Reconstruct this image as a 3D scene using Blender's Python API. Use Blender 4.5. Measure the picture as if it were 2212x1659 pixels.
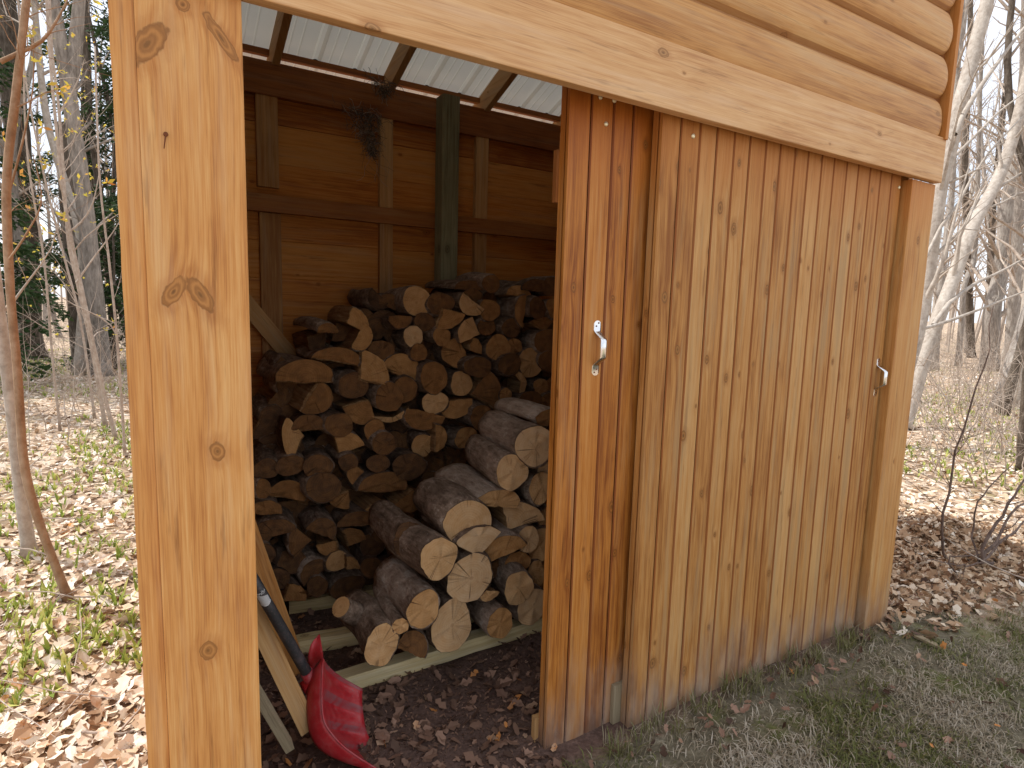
import bpy, bmesh, math, random
import numpy as np
from mathutils import Vector, Matrix, noise
SC = bpy.context.scene
COL = SC.collection
R = math.radians
rnd = random.Random(7)
for o in list(bpy.data.objects): bpy.data.objects.remove(o)

# ------------------------------------------------------------------ camera
YAW, PITCH, ROLL, FPX, CH, CD = 0.54798665, 0.12664186, 0.02864487, 1300.0, 1.41, 1.38
fwd = Vector((math.sin(YAW)*math.cos(PITCH), math.cos(YAW)*math.cos(PITCH), -math.sin(PITCH)))
r0 = Vector((math.cos(YAW), -math.sin(YAW), 0)); u0 = r0.cross(fwd)
rgt = r0*math.cos(ROLL)+u0*math.sin(ROLL); upv = -r0*math.sin(ROLL)+u0*math.cos(ROLL)
CAM = Vector((0, -CD, CH))
cd = bpy.data.cameras.new('camera'); cam = bpy.data.objects.new('camera', cd); COL.objects.link(cam)
cam.matrix_world = Matrix(((rgt.x, upv.x, -fwd.x, CAM.x), (rgt.y, upv.y, -fwd.y, CAM.y), (rgt.z, upv.z, -fwd.z, CAM.z), (0, 0, 0, 1)))
cd.sensor_width = 36; cd.lens = FPX/2212*36; cd.clip_end = 1000; cd.clip_start = .05
SC.camera = cam

def at(x, y, Y):
    """measured photo point (2212 px wide) on the plane world y = Y"""
    v = rgt*((x-1106)/FPX)-upv*((y-829.5)/FPX)+fwd
    return CAM+v*((Y+CD)/v.y)
GZ = -0.055
def gat(x, y, z=GZ):
    v = rgt*((x-1106)/FPX)-upv*((y-829.5)/FPX)+fwd
    return CAM+v*((z-CH)/v.z)

# ------------------------------------------------------------------ node helper
class NX:
    """tiny expression wrapper round shader sockets"""
    def __init__(s, nt, sock): s.nt = nt; s.s = sock
    def m(s, op, b=None, c=None, clamp=False):
        n = s.nt.nodes.new('ShaderNodeMath'); n.operation = op; n.use_clamp = clamp
        for i, v in enumerate((s, b, c)):
            if v is None: continue
            if isinstance(v, NX): s.nt.links.new(v.s, n.inputs[i])
            else: n.inputs[i].default_value = v
        return NX(s.nt, n.outputs[0])
    def __add__(s, b): return s.m('ADD', b)
    def __radd__(s, b): return s.m('ADD', b)
    def __mul__(s, b): return s.m('MULTIPLY', b)
    def __rmul__(s, b): return s.m('MULTIPLY', b)
    def __sub__(s, b): return s.m('SUBTRACT', b)
    def __rsub__(s, b): return (s*-1.0)+b
    def __truediv__(s, b): return s.m('DIVIDE', b)
    def pw(s, b): return s.m('POWER', b)
    def sin(s): return s.m('SINE')
    def abs(s): return s.m('ABSOLUTE')
    def sqrt(s): return s.m('SQRT')
    def mn(s, b): return s.m('MINIMUM', b)
    def mx(s, b): return s.m('MAXIMUM', b)
    def ss(s, a, b, lo=0., hi=1.):
        n = s.nt.nodes.new('ShaderNodeMapRange'); n.interpolation_type = 'SMOOTHSTEP'
        s.nt.links.new(s.s, n.inputs[0])
        if a > b: a, b, lo, hi = b, a, hi, lo
        for i, v in enumerate((a, b, lo, hi)): n.inputs[i+1].default_value = v
        return NX(s.nt, n.outputs[0])
class Mat:
    def __init__(s, name, rough=.7, spec=.3):
        s.mat = bpy.data.materials.new(name); s.mat.use_nodes = True; s.nt = s.mat.node_tree
        s.b = s.nt.nodes['Principled BSDF']; s.b.inputs['Roughness'].default_value = rough
        s.b.inputs['Specular IOR Level'].default_value = spec
    def attr(s, name):
        n = s.nt.nodes.new('ShaderNodeAttribute'); n.attribute_name = name; return NX(s.nt, n.outputs['Fac'])
    def uv(s):
        n = s.nt.nodes.new('ShaderNodeUVMap'); n.uv_map = 'UVMap'; return s.sep(n.outputs[0])
    def pos(s):
        n = s.nt.nodes.new('ShaderNodeNewGeometry'); return s.sep(n.outputs['Position'])
    def obj(s):
        n = s.nt.nodes.new('ShaderNodeTexCoord'); return s.sep(n.outputs['Object'])
    def rndobj(s):
        n = s.nt.nodes.new('ShaderNodeObjectInfo'); return NX(s.nt, n.outputs['Random'])
    def sep(s, sock):
        n = s.nt.nodes.new('ShaderNodeSeparateXYZ'); s.nt.links.new(sock, n.inputs[0]); return [NX(s.nt, o) for o in n.outputs]
    def vec(s, *a):
        n = s.nt.nodes.new('ShaderNodeCombineXYZ')
        for i, v in enumerate(a):
            if isinstance(v, NX): s.nt.links.new(v.s, n.inputs[i])
            else: n.inputs[i].default_value = v
        return n.outputs[0]
    def noise(s, v, scale=1., det=3., rough=.55, dist=0.):
        n = s.nt.nodes.new('ShaderNodeTexNoise'); s.nt.links.new(v, n.inputs['Vector'])
        n.inputs['Scale'].default_value = scale; n.inputs['Detail'].default_value = det
        n.inputs['Roughness'].default_value = rough; n.inputs['Distortion'].default_value = dist
        return NX(s.nt, n.outputs['Fac'])
    def voro(s, v, scale=1., dim='3D', feat='F1'):
        n = s.nt.nodes.new('ShaderNodeTexVoronoi'); n.voronoi_dimensions = dim; n.feature = feat
        s.nt.links.new(v, n.inputs['Vector']); n.inputs['Scale'].default_value = scale; return n
    def mix(s, f, a, b, blend='MIX'):
        n = s.nt.nodes.new('ShaderNodeMix'); n.data_type = 'RGBA'; n.blend_type = blend; n.clamp_factor = True
        for sock, v in ((n.inputs[0], f), (n.inputs[6], a), (n.inputs[7], b)):
            if isinstance(v, NX): s.nt.links.new(v.s, sock)
            elif isinstance(v, (int, float)): sock.default_value = v
            elif isinstance(v, tuple): sock.default_value = (*v, 1)
            else: s.nt.links.new(v, sock)
        return n.outputs[2]
    def ramp(s, f, stops):
        n = s.nt.nodes.new('ShaderNodeValToRGB'); s.nt.links.new(f.s, n.inputs[0]); e = n.color_ramp.elements
        while len(e) < len(stops): e.new(.5)
        for i, (p, c) in enumerate(stops): e[i].position = p; e[i].color = (*c, 1)
        return n.outputs[0]
    def color(s, c):
        if isinstance(c, tuple): s.b.inputs['Base Color'].default_value = (*c, 1)
        else: s.nt.links.new(c, s.b.inputs['Base Color'])
    def bump(s, h, dist=.002, strength=1.):
        n = s.nt.nodes.new('ShaderNodeBump'); n.inputs['Strength'].default_value = strength; n.inputs['Distance'].default_value = dist
        s.nt.links.new(h.s, n.inputs['Height']); s.nt.links.new(n.outputs[0], s.b.inputs['Normal'])
    def rough(s, r): s.nt.links.new(r.s, s.b.inputs['Roughness'])
    def transl(s, col, f=.4):
        t = s.nt.nodes.new('ShaderNodeBsdfTranslucent'); s.nt.links.new(col, t.inputs[0])
        m = s.nt.nodes.new('ShaderNodeMixShader'); m.inputs[0].default_value = f
        out = s.nt.nodes['Material Output']
        s.nt.links.new(s.b.outputs[0], m.inputs[1]); s.nt.links.new(t.outputs[0], m.inputs[2]); s.nt.links.new(m.outputs[0], out.inputs[0])

def wood(name, lo, mid, hi, knots=(), kd=.45, grey=.25, greyc=(.36, .30, .24), rings=1., base_stain=False, rough=.6, spec=.3, kscale=(1.6, 7.), groove=(.20, .065, .015), warmth=(.97, .94, .80)):
    M = Mat(name, rough, spec); u, v = M.uv()[:2]; tone = M.attr('tone'); grv = M.attr('groove')
    big = M.noise(M.vec(u*.9, v*5.0, 0.), 1, 2)
    ku, kv = kscale
    vo = M.voro(M.vec(u*ku, v*kv, 0.), 1, '2D')
    px, py = M.sep(vo.outputs['Position'])[:2]; cr, cg = M.sep(vo.outputs['Color'])[:2]
    dx = u-px/ku; dy = v-py/kv
    rad = cr*.0105+.0035
    dd = ((dx*.62)*(dx*.62)+dy*dy).sqrt()/rad
    d = dd+cg.ss(kd, kd+.01)*50.
    wsum = (d*-.45).m('EXPONENT')*1.0
    for (a, b, ra, rb, rot) in knots:
        c, sn = math.cos(R(rot)), math.sin(R(rot))
        ex = u-a; ey = v-b
        p = (ex*c+ey*sn)/ra; q = (ey*c-ex*sn)/rb
        dk = (p*p+q*q).sqrt()
        d = d.mn(dk); wsum = wsum+(dk*-.95).m('EXPONENT')*1.6
    n1 = M.noise(M.vec(u*.75, v*3.2, 3.1), 1, 2)
    d = d*(1.+(M.noise(M.vec(u*45., v*60., 2.), 1, 2)-.5)*.7)
    s = v*14.+n1*5.*rings+wsum*1.3+tone*7.
    ring = ((s*6.2832).sin()*.5+.5).pw(2.2)
    fine = M.noise(M.vec(u*7., v*330.+wsum*2, 0.), 1, 2, .6)
    streak = M.noise(M.vec(u*2.2, v*70.+wsum*1.2, 5.), 1, 3, .6)
    blot = M.noise(M.vec(u*5., v*14., 9.), 1, 3, .6)
    f = fine*.62+streak*.85+big*.5+blot*.35-ring*.07+(tone-.5)*.42-.69
    col = M.ramp(f, [(.12, lo), (.42, mid), (.72, hi)])
    dk = M.noise(M.vec(u*2.6, v*34., 21.), 1, 4, .7).ss(.56, .72)*.55
    col = M.mix(dk, col, tuple(x*.55 for x in lo))
    x3, y3, z3 = M.pos()
    chk = M.noise(M.vec(u*1.9, v*140., 33.), 1, 3, .6).ss(.70, .76)*.65
    col = M.mix(chk, col, tuple(x*.30 for x in lo))
    gm = (M.noise(M.vec(u*1.7, v*26., 11.), 1, 4, .65)*.7+big*.3).ss(.47, .66)*grey
    if base_stain: gm = gm*(z3+blot*.25).ss(2.08, 1.75); col = M.mix((z3+blot*.3).ss(1.85, 2.15)*.55, col, tuple(a*b for a, b in zip(mid, (.98, .72, .45))))
    col = M.mix(gm, col, greyc)
    halo = d.ss(2.4, 1.05)*.35
    col = M.mix(halo, col, lo)
    kc = ((d*13.+blot*14).sin()*.5+.5)*.30+.30
    kcol = M.mix(kc, tuple(x*.45 for x in lo), tuple(x*1.12 for x in mid))
    rim = (d-.95).abs().ss(.13, .01)*.5*blot.ss(.3, .55)
    col = M.mix(d.ss(1.02, .9), col, kcol)
    col = M.mix(rim, col, tuple(x*.30 for x in lo))
    col = M.mix(d.ss(.28, .1)*.55, col, tuple(x*.12 for x in lo))
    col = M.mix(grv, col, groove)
    col = M.mix(1., col, warmth, 'MULTIPLY')
    if base_stain:
        bs = (z3+M.noise(M.vec(x3*11., z3*2.5, 0.), 1, 4, .65)*.75-.12).ss(.50, .08)*.78
        col = M.mix(bs, col, M.mix(blot.ss(.35, .65), (.16, .11, .085), (.30, .25, .21)))
    M.color(col)
    M.rough(fine*.25+rough-.1)
    M.bump(fine*.5+streak*.6-ring*.25-rim*.6, .0012, .9)
    return M.mat

# ------------------------------------------------------------------ mesh helper
class MB:
    def __init__(s): s.v = []; s.f = []; s.uv = []; s.tone = []; s.grv = []; s.mi = []; s.sm = []
    def face(s, idx, uv=None, tone=.5, grv=0., mi=0, sm=False):
        s.f.append(tuple(idx)); s.uv.append(uv if uv else [(0, 0)]*len(idx)); s.tone.append(tone); s.grv.append(grv); s.mi.append(mi); s.sm.append(sm)
    def quad(s, p, grain, w, off=(0, 0), tone=.5, grv=0., mi=0):
        i = len(s.v); p = [Vector(q) for q in p]; s.v += p
        uv = [(q.dot(grain)+off[0], q.dot(w)+off[1]) for q in p]
        s.face(range(i, i+len(p)), uv, tone, grv, mi)
    def box(s, o, a, b, c, tone=None, off=None, mi=0):
        """board: corner o, length vector a (grain), width b, thickness c"""
        o, a, b, c = Vector(o), Vector(a), Vector(b), Vector(c)
        tone = rnd.random() if tone is None else tone
        off = (rnd.random()*40, rnd.random()*40) if off is None else off
        g = a.normalized(); w = b.normalized()+c.normalized()
        i = len(s.v)
        s.v += [o, o+a, o+a+b, o+b, o+c, o+a+c, o+a+b+c, o+b+c]
        flip = a.cross(b).dot(c) < 0
        for q in ((0, 3, 2, 1), (4, 5, 6, 7), (0, 1, 5, 4), (3, 7, 6, 2), (0, 4, 7, 3), (1, 2, 6, 5)):
            q = q[::-1] if flip else q
            s.face([i+k for k in q], [(s.v[i+k].dot(g)+off[0], s.v[i+k].dot(w)+off[1]) for k in q], tone, 0., mi)
    def tube(s, pts, rad, n=8, tone=.5, mi=0, cap=True, wob=0., seed=0, sm=True):
        pts = [Vector(p) for p in pts]; i0 = len(s.v); L = 0; a = None
        for k, p in enumerate(pts):
            t = (pts[min(k+1, len(pts)-1)]-pts[max(k-1, 0)])
            if t.length < 1e-9: t = Vector((0, 0, 1))
            t.normalize()
            if a is None: a = t.orthogonal().normalized()
            else:
                a = a-t*a.dot(t)
                a = a.normalized() if a.length > 1e-6 else t.orthogonal().normalized()
            b = t.cross(a)
            r = rad[k] if isinstance(rad, (list, tuple)) else rad
            for j in range(n):
                th = 2*math.pi*j/n; rr = r
                if wob: rr *= 1+wob*noise.noise(Vector((math.cos(th)*1.3+seed, math.sin(th)*1.3, p.z*2.5+seed)))
                s.v.append(p+(a*math.cos(th)+b*math.sin(th))*rr)
        L = [0]
        for k in range(1, len(pts)): L.append(L[-1]+(pts[k]-pts[k-1]).length)
        for k in range(len(pts)-1):
            for j in range(n):
                a_ = i0+k*n+j; b_ = i0+k*n+(j+1) % n
                s.face((a_, b_, b_+n, a_+n), [(L[k], j/n), (L[k], (j+1)/n), (L[k+1], (j+1)/n), (L[k+1], j/n)], tone, 0., mi, sm)
        if cap:
            s.face([i0+j for j in range(n)][::-1], None, tone, 0., mi)
            s.face([i0+(len(pts)-1)*n+j for j in range(n)], None, tone, 0., mi)
    def build(s, name, mats, parent=None, bevel=0., link=True):
        me = bpy.data.meshes.new(name); me.from_pydata([tuple(v) for v in s.v], [], s.f)
        uvl = me.uv_layers.new(name='UVMap')
        flat = np.array([c for f in s.uv for p in f for c in p], dtype=np.float32)
        uvl.data.foreach_set('uv', flat)
        for nm, arr in (('tone', s.tone), ('groove', s.grv)):
            at_ = me.attributes.new(nm, 'FLOAT', 'FACE'); at_.data.foreach_set('value', np.array(arr, dtype=np.float32))
        for m in (mats if isinstance(mats, (list, tuple)) else [mats]): me.materials.append(m)
        me.polygons.foreach_set('material_index', s.mi); me.polygons.foreach_set('use_smooth', s.sm)
        me.update()
        o = bpy.data.objects.new(name, me); COL.objects.link(o)
        if parent: o.parent = parent; o.matrix_parent_inverse = Matrix.Identity(4); o.location = -wloc(parent)
        if bevel:
            b = o.modifiers.new('edge', 'BEVEL'); b.width = bevel; b.segments = 2; b.limit_method = 'ANGLE'; b.angle_limit = R(40)
        return o
def wloc(o):
    v = Vector(o.location)
    while o.parent: o = o.parent; v += Vector(o.location)
    return v
def recenter(o, c):
    c = Vector(c); o.data.transform(Matrix.Translation(-c)); o.location = c
def empty(name, loc):
    o = bpy.data.objects.new(name, None); COL.objects.link(o); o.location = loc; o.empty_display_size = .1; return o
def tag(o, label=None, cat=None, group=None, kind=None):
    if label: o['label'] = label
    if cat: o['category'] = cat
    if group: o['group'] = group
    if kind: o['kind'] = kind
    return o
X, Yv, Z = Vector((1, 0, 0)), Vector((0, 1, 0)), Vector((0, 0, 1))
def ss(a, b, x):
    t = min(1, max(0, (x-a)/(b-a))); return t*t*(3-2*t)
def np_mesh(name, V, F, tone, mat, mats=None, uv=None):
    """V (n,3), F (m,k) arrays; tone per face"""
    me = bpy.data.meshes.new(name); V = np.asarray(V, np.float32); F = np.asarray(F, np.int32)
    me.vertices.add(len(V)); me.vertices.foreach_set('co', V.ravel())
    k = F.shape[1]; me.loops.add(F.size); me.loops.foreach_set('vertex_index', F.ravel())
    me.polygons.add(len(F)); me.polygons.foreach_set('loop_start', np.arange(0, F.size, k, dtype=np.int32))
    me.update(calc_edges=True); me.validate()
    a = me.attributes.new('tone', 'FLOAT', 'FACE'); a.data.foreach_set('value', np.asarray(tone, np.float32))
    me.materials.append(mat)
    o = bpy.data.objects.new(name, me); COL.objects.link(o); return o
# ------------------------------------------------------------------ wood materials
def kn(x, y, Y, ra, rb, rot): p = at(x, y, Y); return (p.z, p.x-Y, ra, rb, rot)
board_knots = [kn(375, 630, .02, .034, .016, 33), kn(456, 637, .042, .040, .017, -30), kn(470, 975, .02, .022, .015, -10), kn(450, 1405, .02, .022, .017, 0),
               kn(318, 95, .02, .050, .022, 36), kn(478, 82, .02, .050, .011, -36), kn(395, 10, .02, .013, .013, 0)]
M_board = wood('stained_pine_board', (.36, .135, .040), (.57, .275, .093), (.68, .40, .18), board_knots, kd=0., grey=.35, greyc=(.62, .43, .28), rings=.8, rough=.55)
M_head = wood('pale_pine_board', (.40, .19, .085), (.59, .35, .185), (.70, .47, .29), kd=.7, grey=.42, greyc=(.66, .48, .37), kscale=(1.3, 9.), rough=.6)
M_sid = wood('log_siding_pine', (.34, .15, .05), (.52, .275, .105), (.62, .38, .18), kd=.75, grey=.35, greyc=(.50, .36, .24), kscale=(1.5, 7.), rough=.5)
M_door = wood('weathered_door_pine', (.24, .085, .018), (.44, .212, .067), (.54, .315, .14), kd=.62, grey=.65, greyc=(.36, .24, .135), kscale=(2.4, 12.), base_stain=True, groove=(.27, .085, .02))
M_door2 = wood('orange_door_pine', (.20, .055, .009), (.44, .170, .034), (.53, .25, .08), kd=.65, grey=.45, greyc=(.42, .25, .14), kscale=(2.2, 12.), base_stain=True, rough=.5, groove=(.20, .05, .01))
M_post = wood('door_post_pine', (.32, .125, .032), (.49, .24, .08), (.58, .35, .155), kd=.7, grey=.4, greyc=(.5, .35, .21), base_stain=True)
M_int = wood('inner_pine_boards', (.27, .080, .014), (.50, .195, .040), (.60, .29, .085), kd=.7, grey=.2, kscale=(1.4, 6.), rough=.65)
M_stud = wood('stud_timber', (.30, .14, .055), (.46, .26, .115), (.55, .35, .18), kd=.4, grey=.35, kscale=(1.2, 9.), rough=.7)
M_dark = wood('dark_beam_timber', (.17, .055, .015), (.29, .105, .028), (.36, .155, .05), kd=.3, grey=.15, rough=.6)
M_treat = wood('green_treated_timber', (.11, .105, .065), (.20, .20, .135), (.29, .29, .21), kd=.4, grey=.3, greyc=(.28, .28, .22), rough=.75)
M_rail = wood('pale_landscape_timber', (.44, .33, .15), (.62, .50, .27), (.72, .63, .40), kd=.3, grey=.3, greyc=(.5, .48, .4), rough=.8, warmth=(1., .98, .92))
M_greyb = wood('grey_scrap_board', (.15, .12, .09), (.27, .22, .16), (.36, .31, .24), kd=.3, grey=.5, rough=.8)

def metal_sheet():
    M = Mat('white_roof_sheet', .35, .5); x, y, z = M.pos()
    n = M.noise(M.vec(x*3., y*1.2, 0.), 1, 3); st = (y+n*.5).ss(1.4, 2.3)
    M.color(M.mix(st*.55, M.mix(n, (.66, .66, .62), (.80, .80, .77)), (.62, .47, .26))); M.transl(M.mix(n, (.70, .70, .62), (.95, .95, .86)), .09); return M.mat
M_sheet = metal_sheet()
def zinc():
    M = Mat('zinc_plated_steel', .18, .5); M.b.inputs['Metallic'].default_value = 1.; x, y, z = M.obj()
    n = M.noise(M.vec(x*60, y*60, z*60), 1, 3); M.color(M.mix(n, (.62, .63, .66), (.82, .82, .80))); M.rough(n*.2+.08); return M.mat
M_zinc = zinc()
def brass():
    M = Mat('bolt_head_metal', .4, .5); M.b.inputs['Metallic'].default_value = .6; x, y, z = M.pos()
    M.color(M.mix(M.noise(M.vec(x*90, y*90, z*90), 1, 2), (.75, .66, .40), (.9, .86, .68))); return M.mat
M_brass = brass()
def rust():
    M = Mat('rusty_nail_steel', .8, .2); x, y, z = M.pos(); M.color(M.mix(M.noise(M.vec(x*200, y*200, z*200), 1, 2), (.10, .03, .015), (.2, .07, .03))); return M.mat
M_rust = rust()

# ------------------------------------------------------------------ the shed
shed = tag(empty('wood_shed', (0, 0, 0)), 'stained pine firewood shed with its left sliding door pushed open', 'shed')
def part(name, mb, mat, parent=shed, bevel=.0015): return mb.build(name, mat, parent, bevel)
# corner board and its edge strip
mb = MB(); mb.box((.006, .046, -.07), Z*2.30, X*.186, -Yv*.026, .5, (0, 0)); cb = part('corner_board', mb, M_board, bevel=.003)
tag(cb, 'wide orange pine corner board with paired oval knots')
mb = MB()
N = 60
for k in range(N):                                                 # rough sawn, slightly wavy edge strip
    z0, z1 = -.08+2.5*k/N, -.08+2.5*(k+1)/N
    w0, w1 = [.0022*noise.noise(Vector((0, 0, z*7)))+.0016*noise.noise(Vector((3, 0, z*25))) for z in (z0, z1)]
    ps = [Vector((-.035+w0, .034, z0)), Vector((.0055, .030, z0)), Vector((.0055, .030, z1)), Vector((-.035+w1, .034, z1))]
    mb.quad(ps, Z, X, (9, 3), .35)
    mb.quad([Vector((-.035+w0, .20, z0)), ps[0], ps[3], Vector((-.035+w1, .20, z1))], Z, Yv, (9, 3), .4)
part('edge_strip', mb, M_board, bevel=0)
# header board
mb = MB(); mb.box((-.03, .036, 2.010), X*3.07, Z*.188, -Yv*.036, .55, (3.2, 8.1)); part('header_board', mb, M_head, bevel=.003)
mb = MB(); mb.box((-.03, .085, 2.035), X*3.04, Z*.14, -Yv*.045, .3); part('door_track_beam', mb, M_dark)
# log siding courses
def siding(z0, h, x0, x1, yb, bulge, tone):
    mb = MB(); nx = [x0, x0+.8, x0+1.6, x0+2.2]+[x1-.5, x1-.2]+[x1-.075+.075*math.sin(a*math.pi/2/7) for a in range(8)]
    nz = 14; off = (rnd.random()*30, rnd.random()*30); zc = z0+h/2
    rows = []
    for x in nx:
        t = max(0, (x-(x1-.075))/.075); sc = math.sqrt(max(0.02, 1-t*t*.96)); row = []
        for j in range(nz+1):
            q = j/nz; prof = max(0, math.sin(math.pi*q))**.55
            zz = zc+(q-.5)*h*(.35+.65*sc if t > 0 else 1)
            row.append(Vector((x, yb-bulge*prof*(sc**.8)+.0015*noise.noise(Vector((x*2, zz*9, 1))), zz)))
        rows.append(row)
    i0 = len(mb.v)
    for row in rows: mb.v += row
    w = nz+1
    for i in range(len(rows)-1):
        for j in range(nz):
            idx = (i0+i*w+j, i0+(i+1)*w+j, i0+(i+1)*w+j+1, i0+i*w+j+1)
            mb.face(idx, [(mb.v[k].x+off[0], mb.v[k].z*1.15+off[1]) for k in idx], tone, .55 if (j == 0 or j == nz-1) else 0., 0, True)
    return mb
ZS = [2.200, 2.350, 2.527, 2.704, 2.881, 3.058, 3.235]
for k in range(6):
    part('siding_log', siding(ZS[k]-(.03 if k == 0 else 0), ZS[k+1]-ZS[k]+(.03 if k == 0 else 0), -.03, 3.004, .020, .030 if k else .024, .3+.12*(k % 3)), M_sid, bevel=0)
mb = MB(); mb.box((-.03, .075, 2.18), X*3.07, Z*1.26, -Yv*.045, .2); part('gable_backing', mb, M_dark)
mb = MB(); mb.box((3.010, .032, 2.190), Z*1.25, X*.026, -Yv*.040, .45); part('end_trim', mb, M_post)
# right door post
mb = MB(); mb.box((2.838, .075, -.07), Z*2.075, X*.20, -Yv*.053, .55); part('door_post', mb, M_post, bevel=.003)
mb = MB(); mb.box((2.80, .12, -.07), Z*2.075, X*.06, -Yv*.043, .2); part('door_stop', mb, M_dark)

# sliding doors of grooved boards
def door(x0, x1, zb, zt, yf, th, mat, seed, name_label):
    rr = random.Random(seed); W = .0835; n = round((x1-x0)/W); W = (x1-x0)/n
    mb = MB()
    for k in range(n):
        a, b = x0+k*W, x0+(k+1)*W; strong = k % 2 == 0; g = .0072 if strong else .0042; dp = .0075 if strong else .0042
        tone = min(1, max(0, rr.gauss(.5, .22))); off = (rr.random()*40, rr.random()*40-a)
        gl = g if k else .001
        if k % 2: off = (off[0], off[1])
        crown = .0006
        ps = [(a, yf+(dp if k else 0), 1), (a+gl, yf, 0), ((a+b)/2, yf-crown, 0), (b-g, yf, 0), (b, yf+dp, 1)]
        zz0 = zb+rr.uniform(-.004, .004)
        for q in range(4):
            (xa, ya, _), (xb, yb_, _) = ps[q], ps[q+1]
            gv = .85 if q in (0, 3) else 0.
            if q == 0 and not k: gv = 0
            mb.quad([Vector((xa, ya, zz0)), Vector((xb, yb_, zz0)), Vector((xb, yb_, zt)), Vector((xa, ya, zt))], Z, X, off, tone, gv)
        mb.quad([Vector((a, yf+.002, zz0)), Vector((a, yf+th, zz0)), Vector((b, yf+th, zz0)), Vector((b, yf+.002, zz0))], X, Yv, off, tone)
    mb.quad([Vector((x1, yf+th, zb)), Vector((x0, yf+th, zb)), Vector((x0, yf+th, zt)), Vector((x1, yf+th, zt))], Z, X, (1, 1), .4)
    # side edge: tongue, board and backing batten seen end on
    for x, s in ((x0, -1), (x1, 1)):
        lay = [(0, .012, 0, .45, 0.), (.012, .018, .003, .2, .8), (.018, th, .001, .35, 0.)]
        for (ya, yb2, ins, tn, gv) in lay:
            xx = x-s*ins
            q = [Vector((xx, yf+yb2, zb)), Vector((xx, yf+ya, zb)), Vector((xx, yf+ya, zt)), Vector((xx, yf+yb2, zt))]
            mb.quad(q if s < 0 else q[::-1], Z, Yv, (4+ya*9, 2), tn, gv)
    d = mb.build('sliding_door', mat, shed); tag(d, name_label); return d
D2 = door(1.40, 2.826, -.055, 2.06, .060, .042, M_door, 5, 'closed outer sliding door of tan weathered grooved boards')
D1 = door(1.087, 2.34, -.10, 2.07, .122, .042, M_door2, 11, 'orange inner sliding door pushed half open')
def sub(name, mb, mat, par, bevel=0., label=None):
    o = mb.build(name, mat, par, bevel); return o
def batten(x, y, z, l, w, t, par, mat=M_stud):
    mb = MB(); mb.box((x, y, z), Z*l, X*w, Yv*t, .5); return mb.build('batten', mat, par, .001)
batten(1.080, .166, 1.73, .155, .05, .02, D1, M_dark)
batten(1.074, .166, -.09, .12, .06, .022, D1)
batten(1.366, .103, -.06, .15, .06, .018, D2, M_greyb)
# door backing rails
for (xa, xb, y, p) in ((1.10, 2.33, .165, D1),):
    for z in (.25, 1.85):
        mb = MB(); mb.box((xa, y, z), X*(xb-xa), Z*.09, Yv*.02); mb.build('back_rail', M_stud, p, .001)

def handle(x, z, yf, L, par):
    mb = MB(); w = .0145; tab = .030; rise = .032; prot = .042; th = .0022
    h = L/2
    prof = [(-h, 0), (-h+tab, .0006), (-h+tab+.006, .004), (-h+tab+rise-.006, prot-.004), (-h+tab+rise, prot), (h-tab-rise, prot), (h-tab-rise+.006, prot-.004), (h-tab-.006, .004), (h-tab, .0006), (h, 0)]
    nw = 6; rows = []
    for k, (s_, o_) in enumerate(prof):
        grip = 4 <= k <= 5; row = []
        for j in range(nw+1):
            q = j/nw*2-1; ww = w*(1. if not (2 <= k <= 7) else .85)
            end = 0
            if k in (0, len(prof)-1): end = (.010*(abs(q)**2.6))*(1 if k == 0 else -1)
            row.append(Vector((x+q*ww, yf-.0012-o_+(abs(q)**2)*(.006 if 3 <= k <= 6 else .0005), z+s_+end)))
        rows.append(row)
    for lay, dy in ((0, 0), (1, th)):
        i0 = len(mb.v)
        for row in rows: mb.v += [p+Vector((0, dy, 0)) for p in row]
        for i in range(len(rows)-1):
            for j in range(nw):
                idx = [i0+i*(nw+1)+j, i0+i*(nw+1)+j+1, i0+(i+1)*(nw+1)+j+1, i0+(i+1)*(nw+1)+j]
                mb.face(idx if lay == 0 else idx[::-1], None, .5, 0, 0, True)
    n2 = len(rows)*(nw+1)
    for j0 in (0, nw):
        for i in range(len(rows)-1):
            a, b = i*(nw+1)+j0, (i+1)*(nw+1)+j0; mb.face((a, b, b+n2, a+n2) if j0 == 0 else (b, a, a+n2, b+n2))
    o = mb.build('handle', M_zinc, par)
    mb = MB()
    for s_ in (-1, 1):
        for dx, dz in ((-.0045, -.004), (.0045, .006)):
            c = Vector((x+dx, yf-.0013, z+s_*(h-.014)+dz))
            mb.tube([c, c+Vector((0, -.0016, 0)), c+Vector((0, -.0022, 0))], [.0028, .0024, .001], 10)
    sc = mb.build('screw_heads', M_rust, par); sc.parent = o; return o
p = at(1288, 752, .122); handle(p.x, p.z, .122, .176, D1)
p = at(1894, 815, .060); handle(p.x, p.z, .060, .176, D2)
def bolt(x, y, Y, par, r=.0085):
    p = at(x, y, Y); mb = MB(); mb.tube([p+Yv*.001, p-Yv*.002, p-Yv*.004, p-Yv*.005], [r, r*.95, r*.6, r*.15], 14); mb.build('bolt_head', M_brass, par)
for q in ((1309, 268), (1297, 210), (1327, 217)): bolt(*q, .121, D1, .0075)
for q in ((1497, 294), (1942, 405)): bolt(*q, .059, D2, .008)
a, b = at(358, 290, .019), at(354, 322, .019)
mb = MB(); mb.tube([a+Yv*.004, a-Yv*.004], [.0045, .004], 10); mb.tube([a-Yv*.002, b-Yv*.006], [.0014, .0009], 8); mb.build('bent_nail', M_rust, cb)

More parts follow.
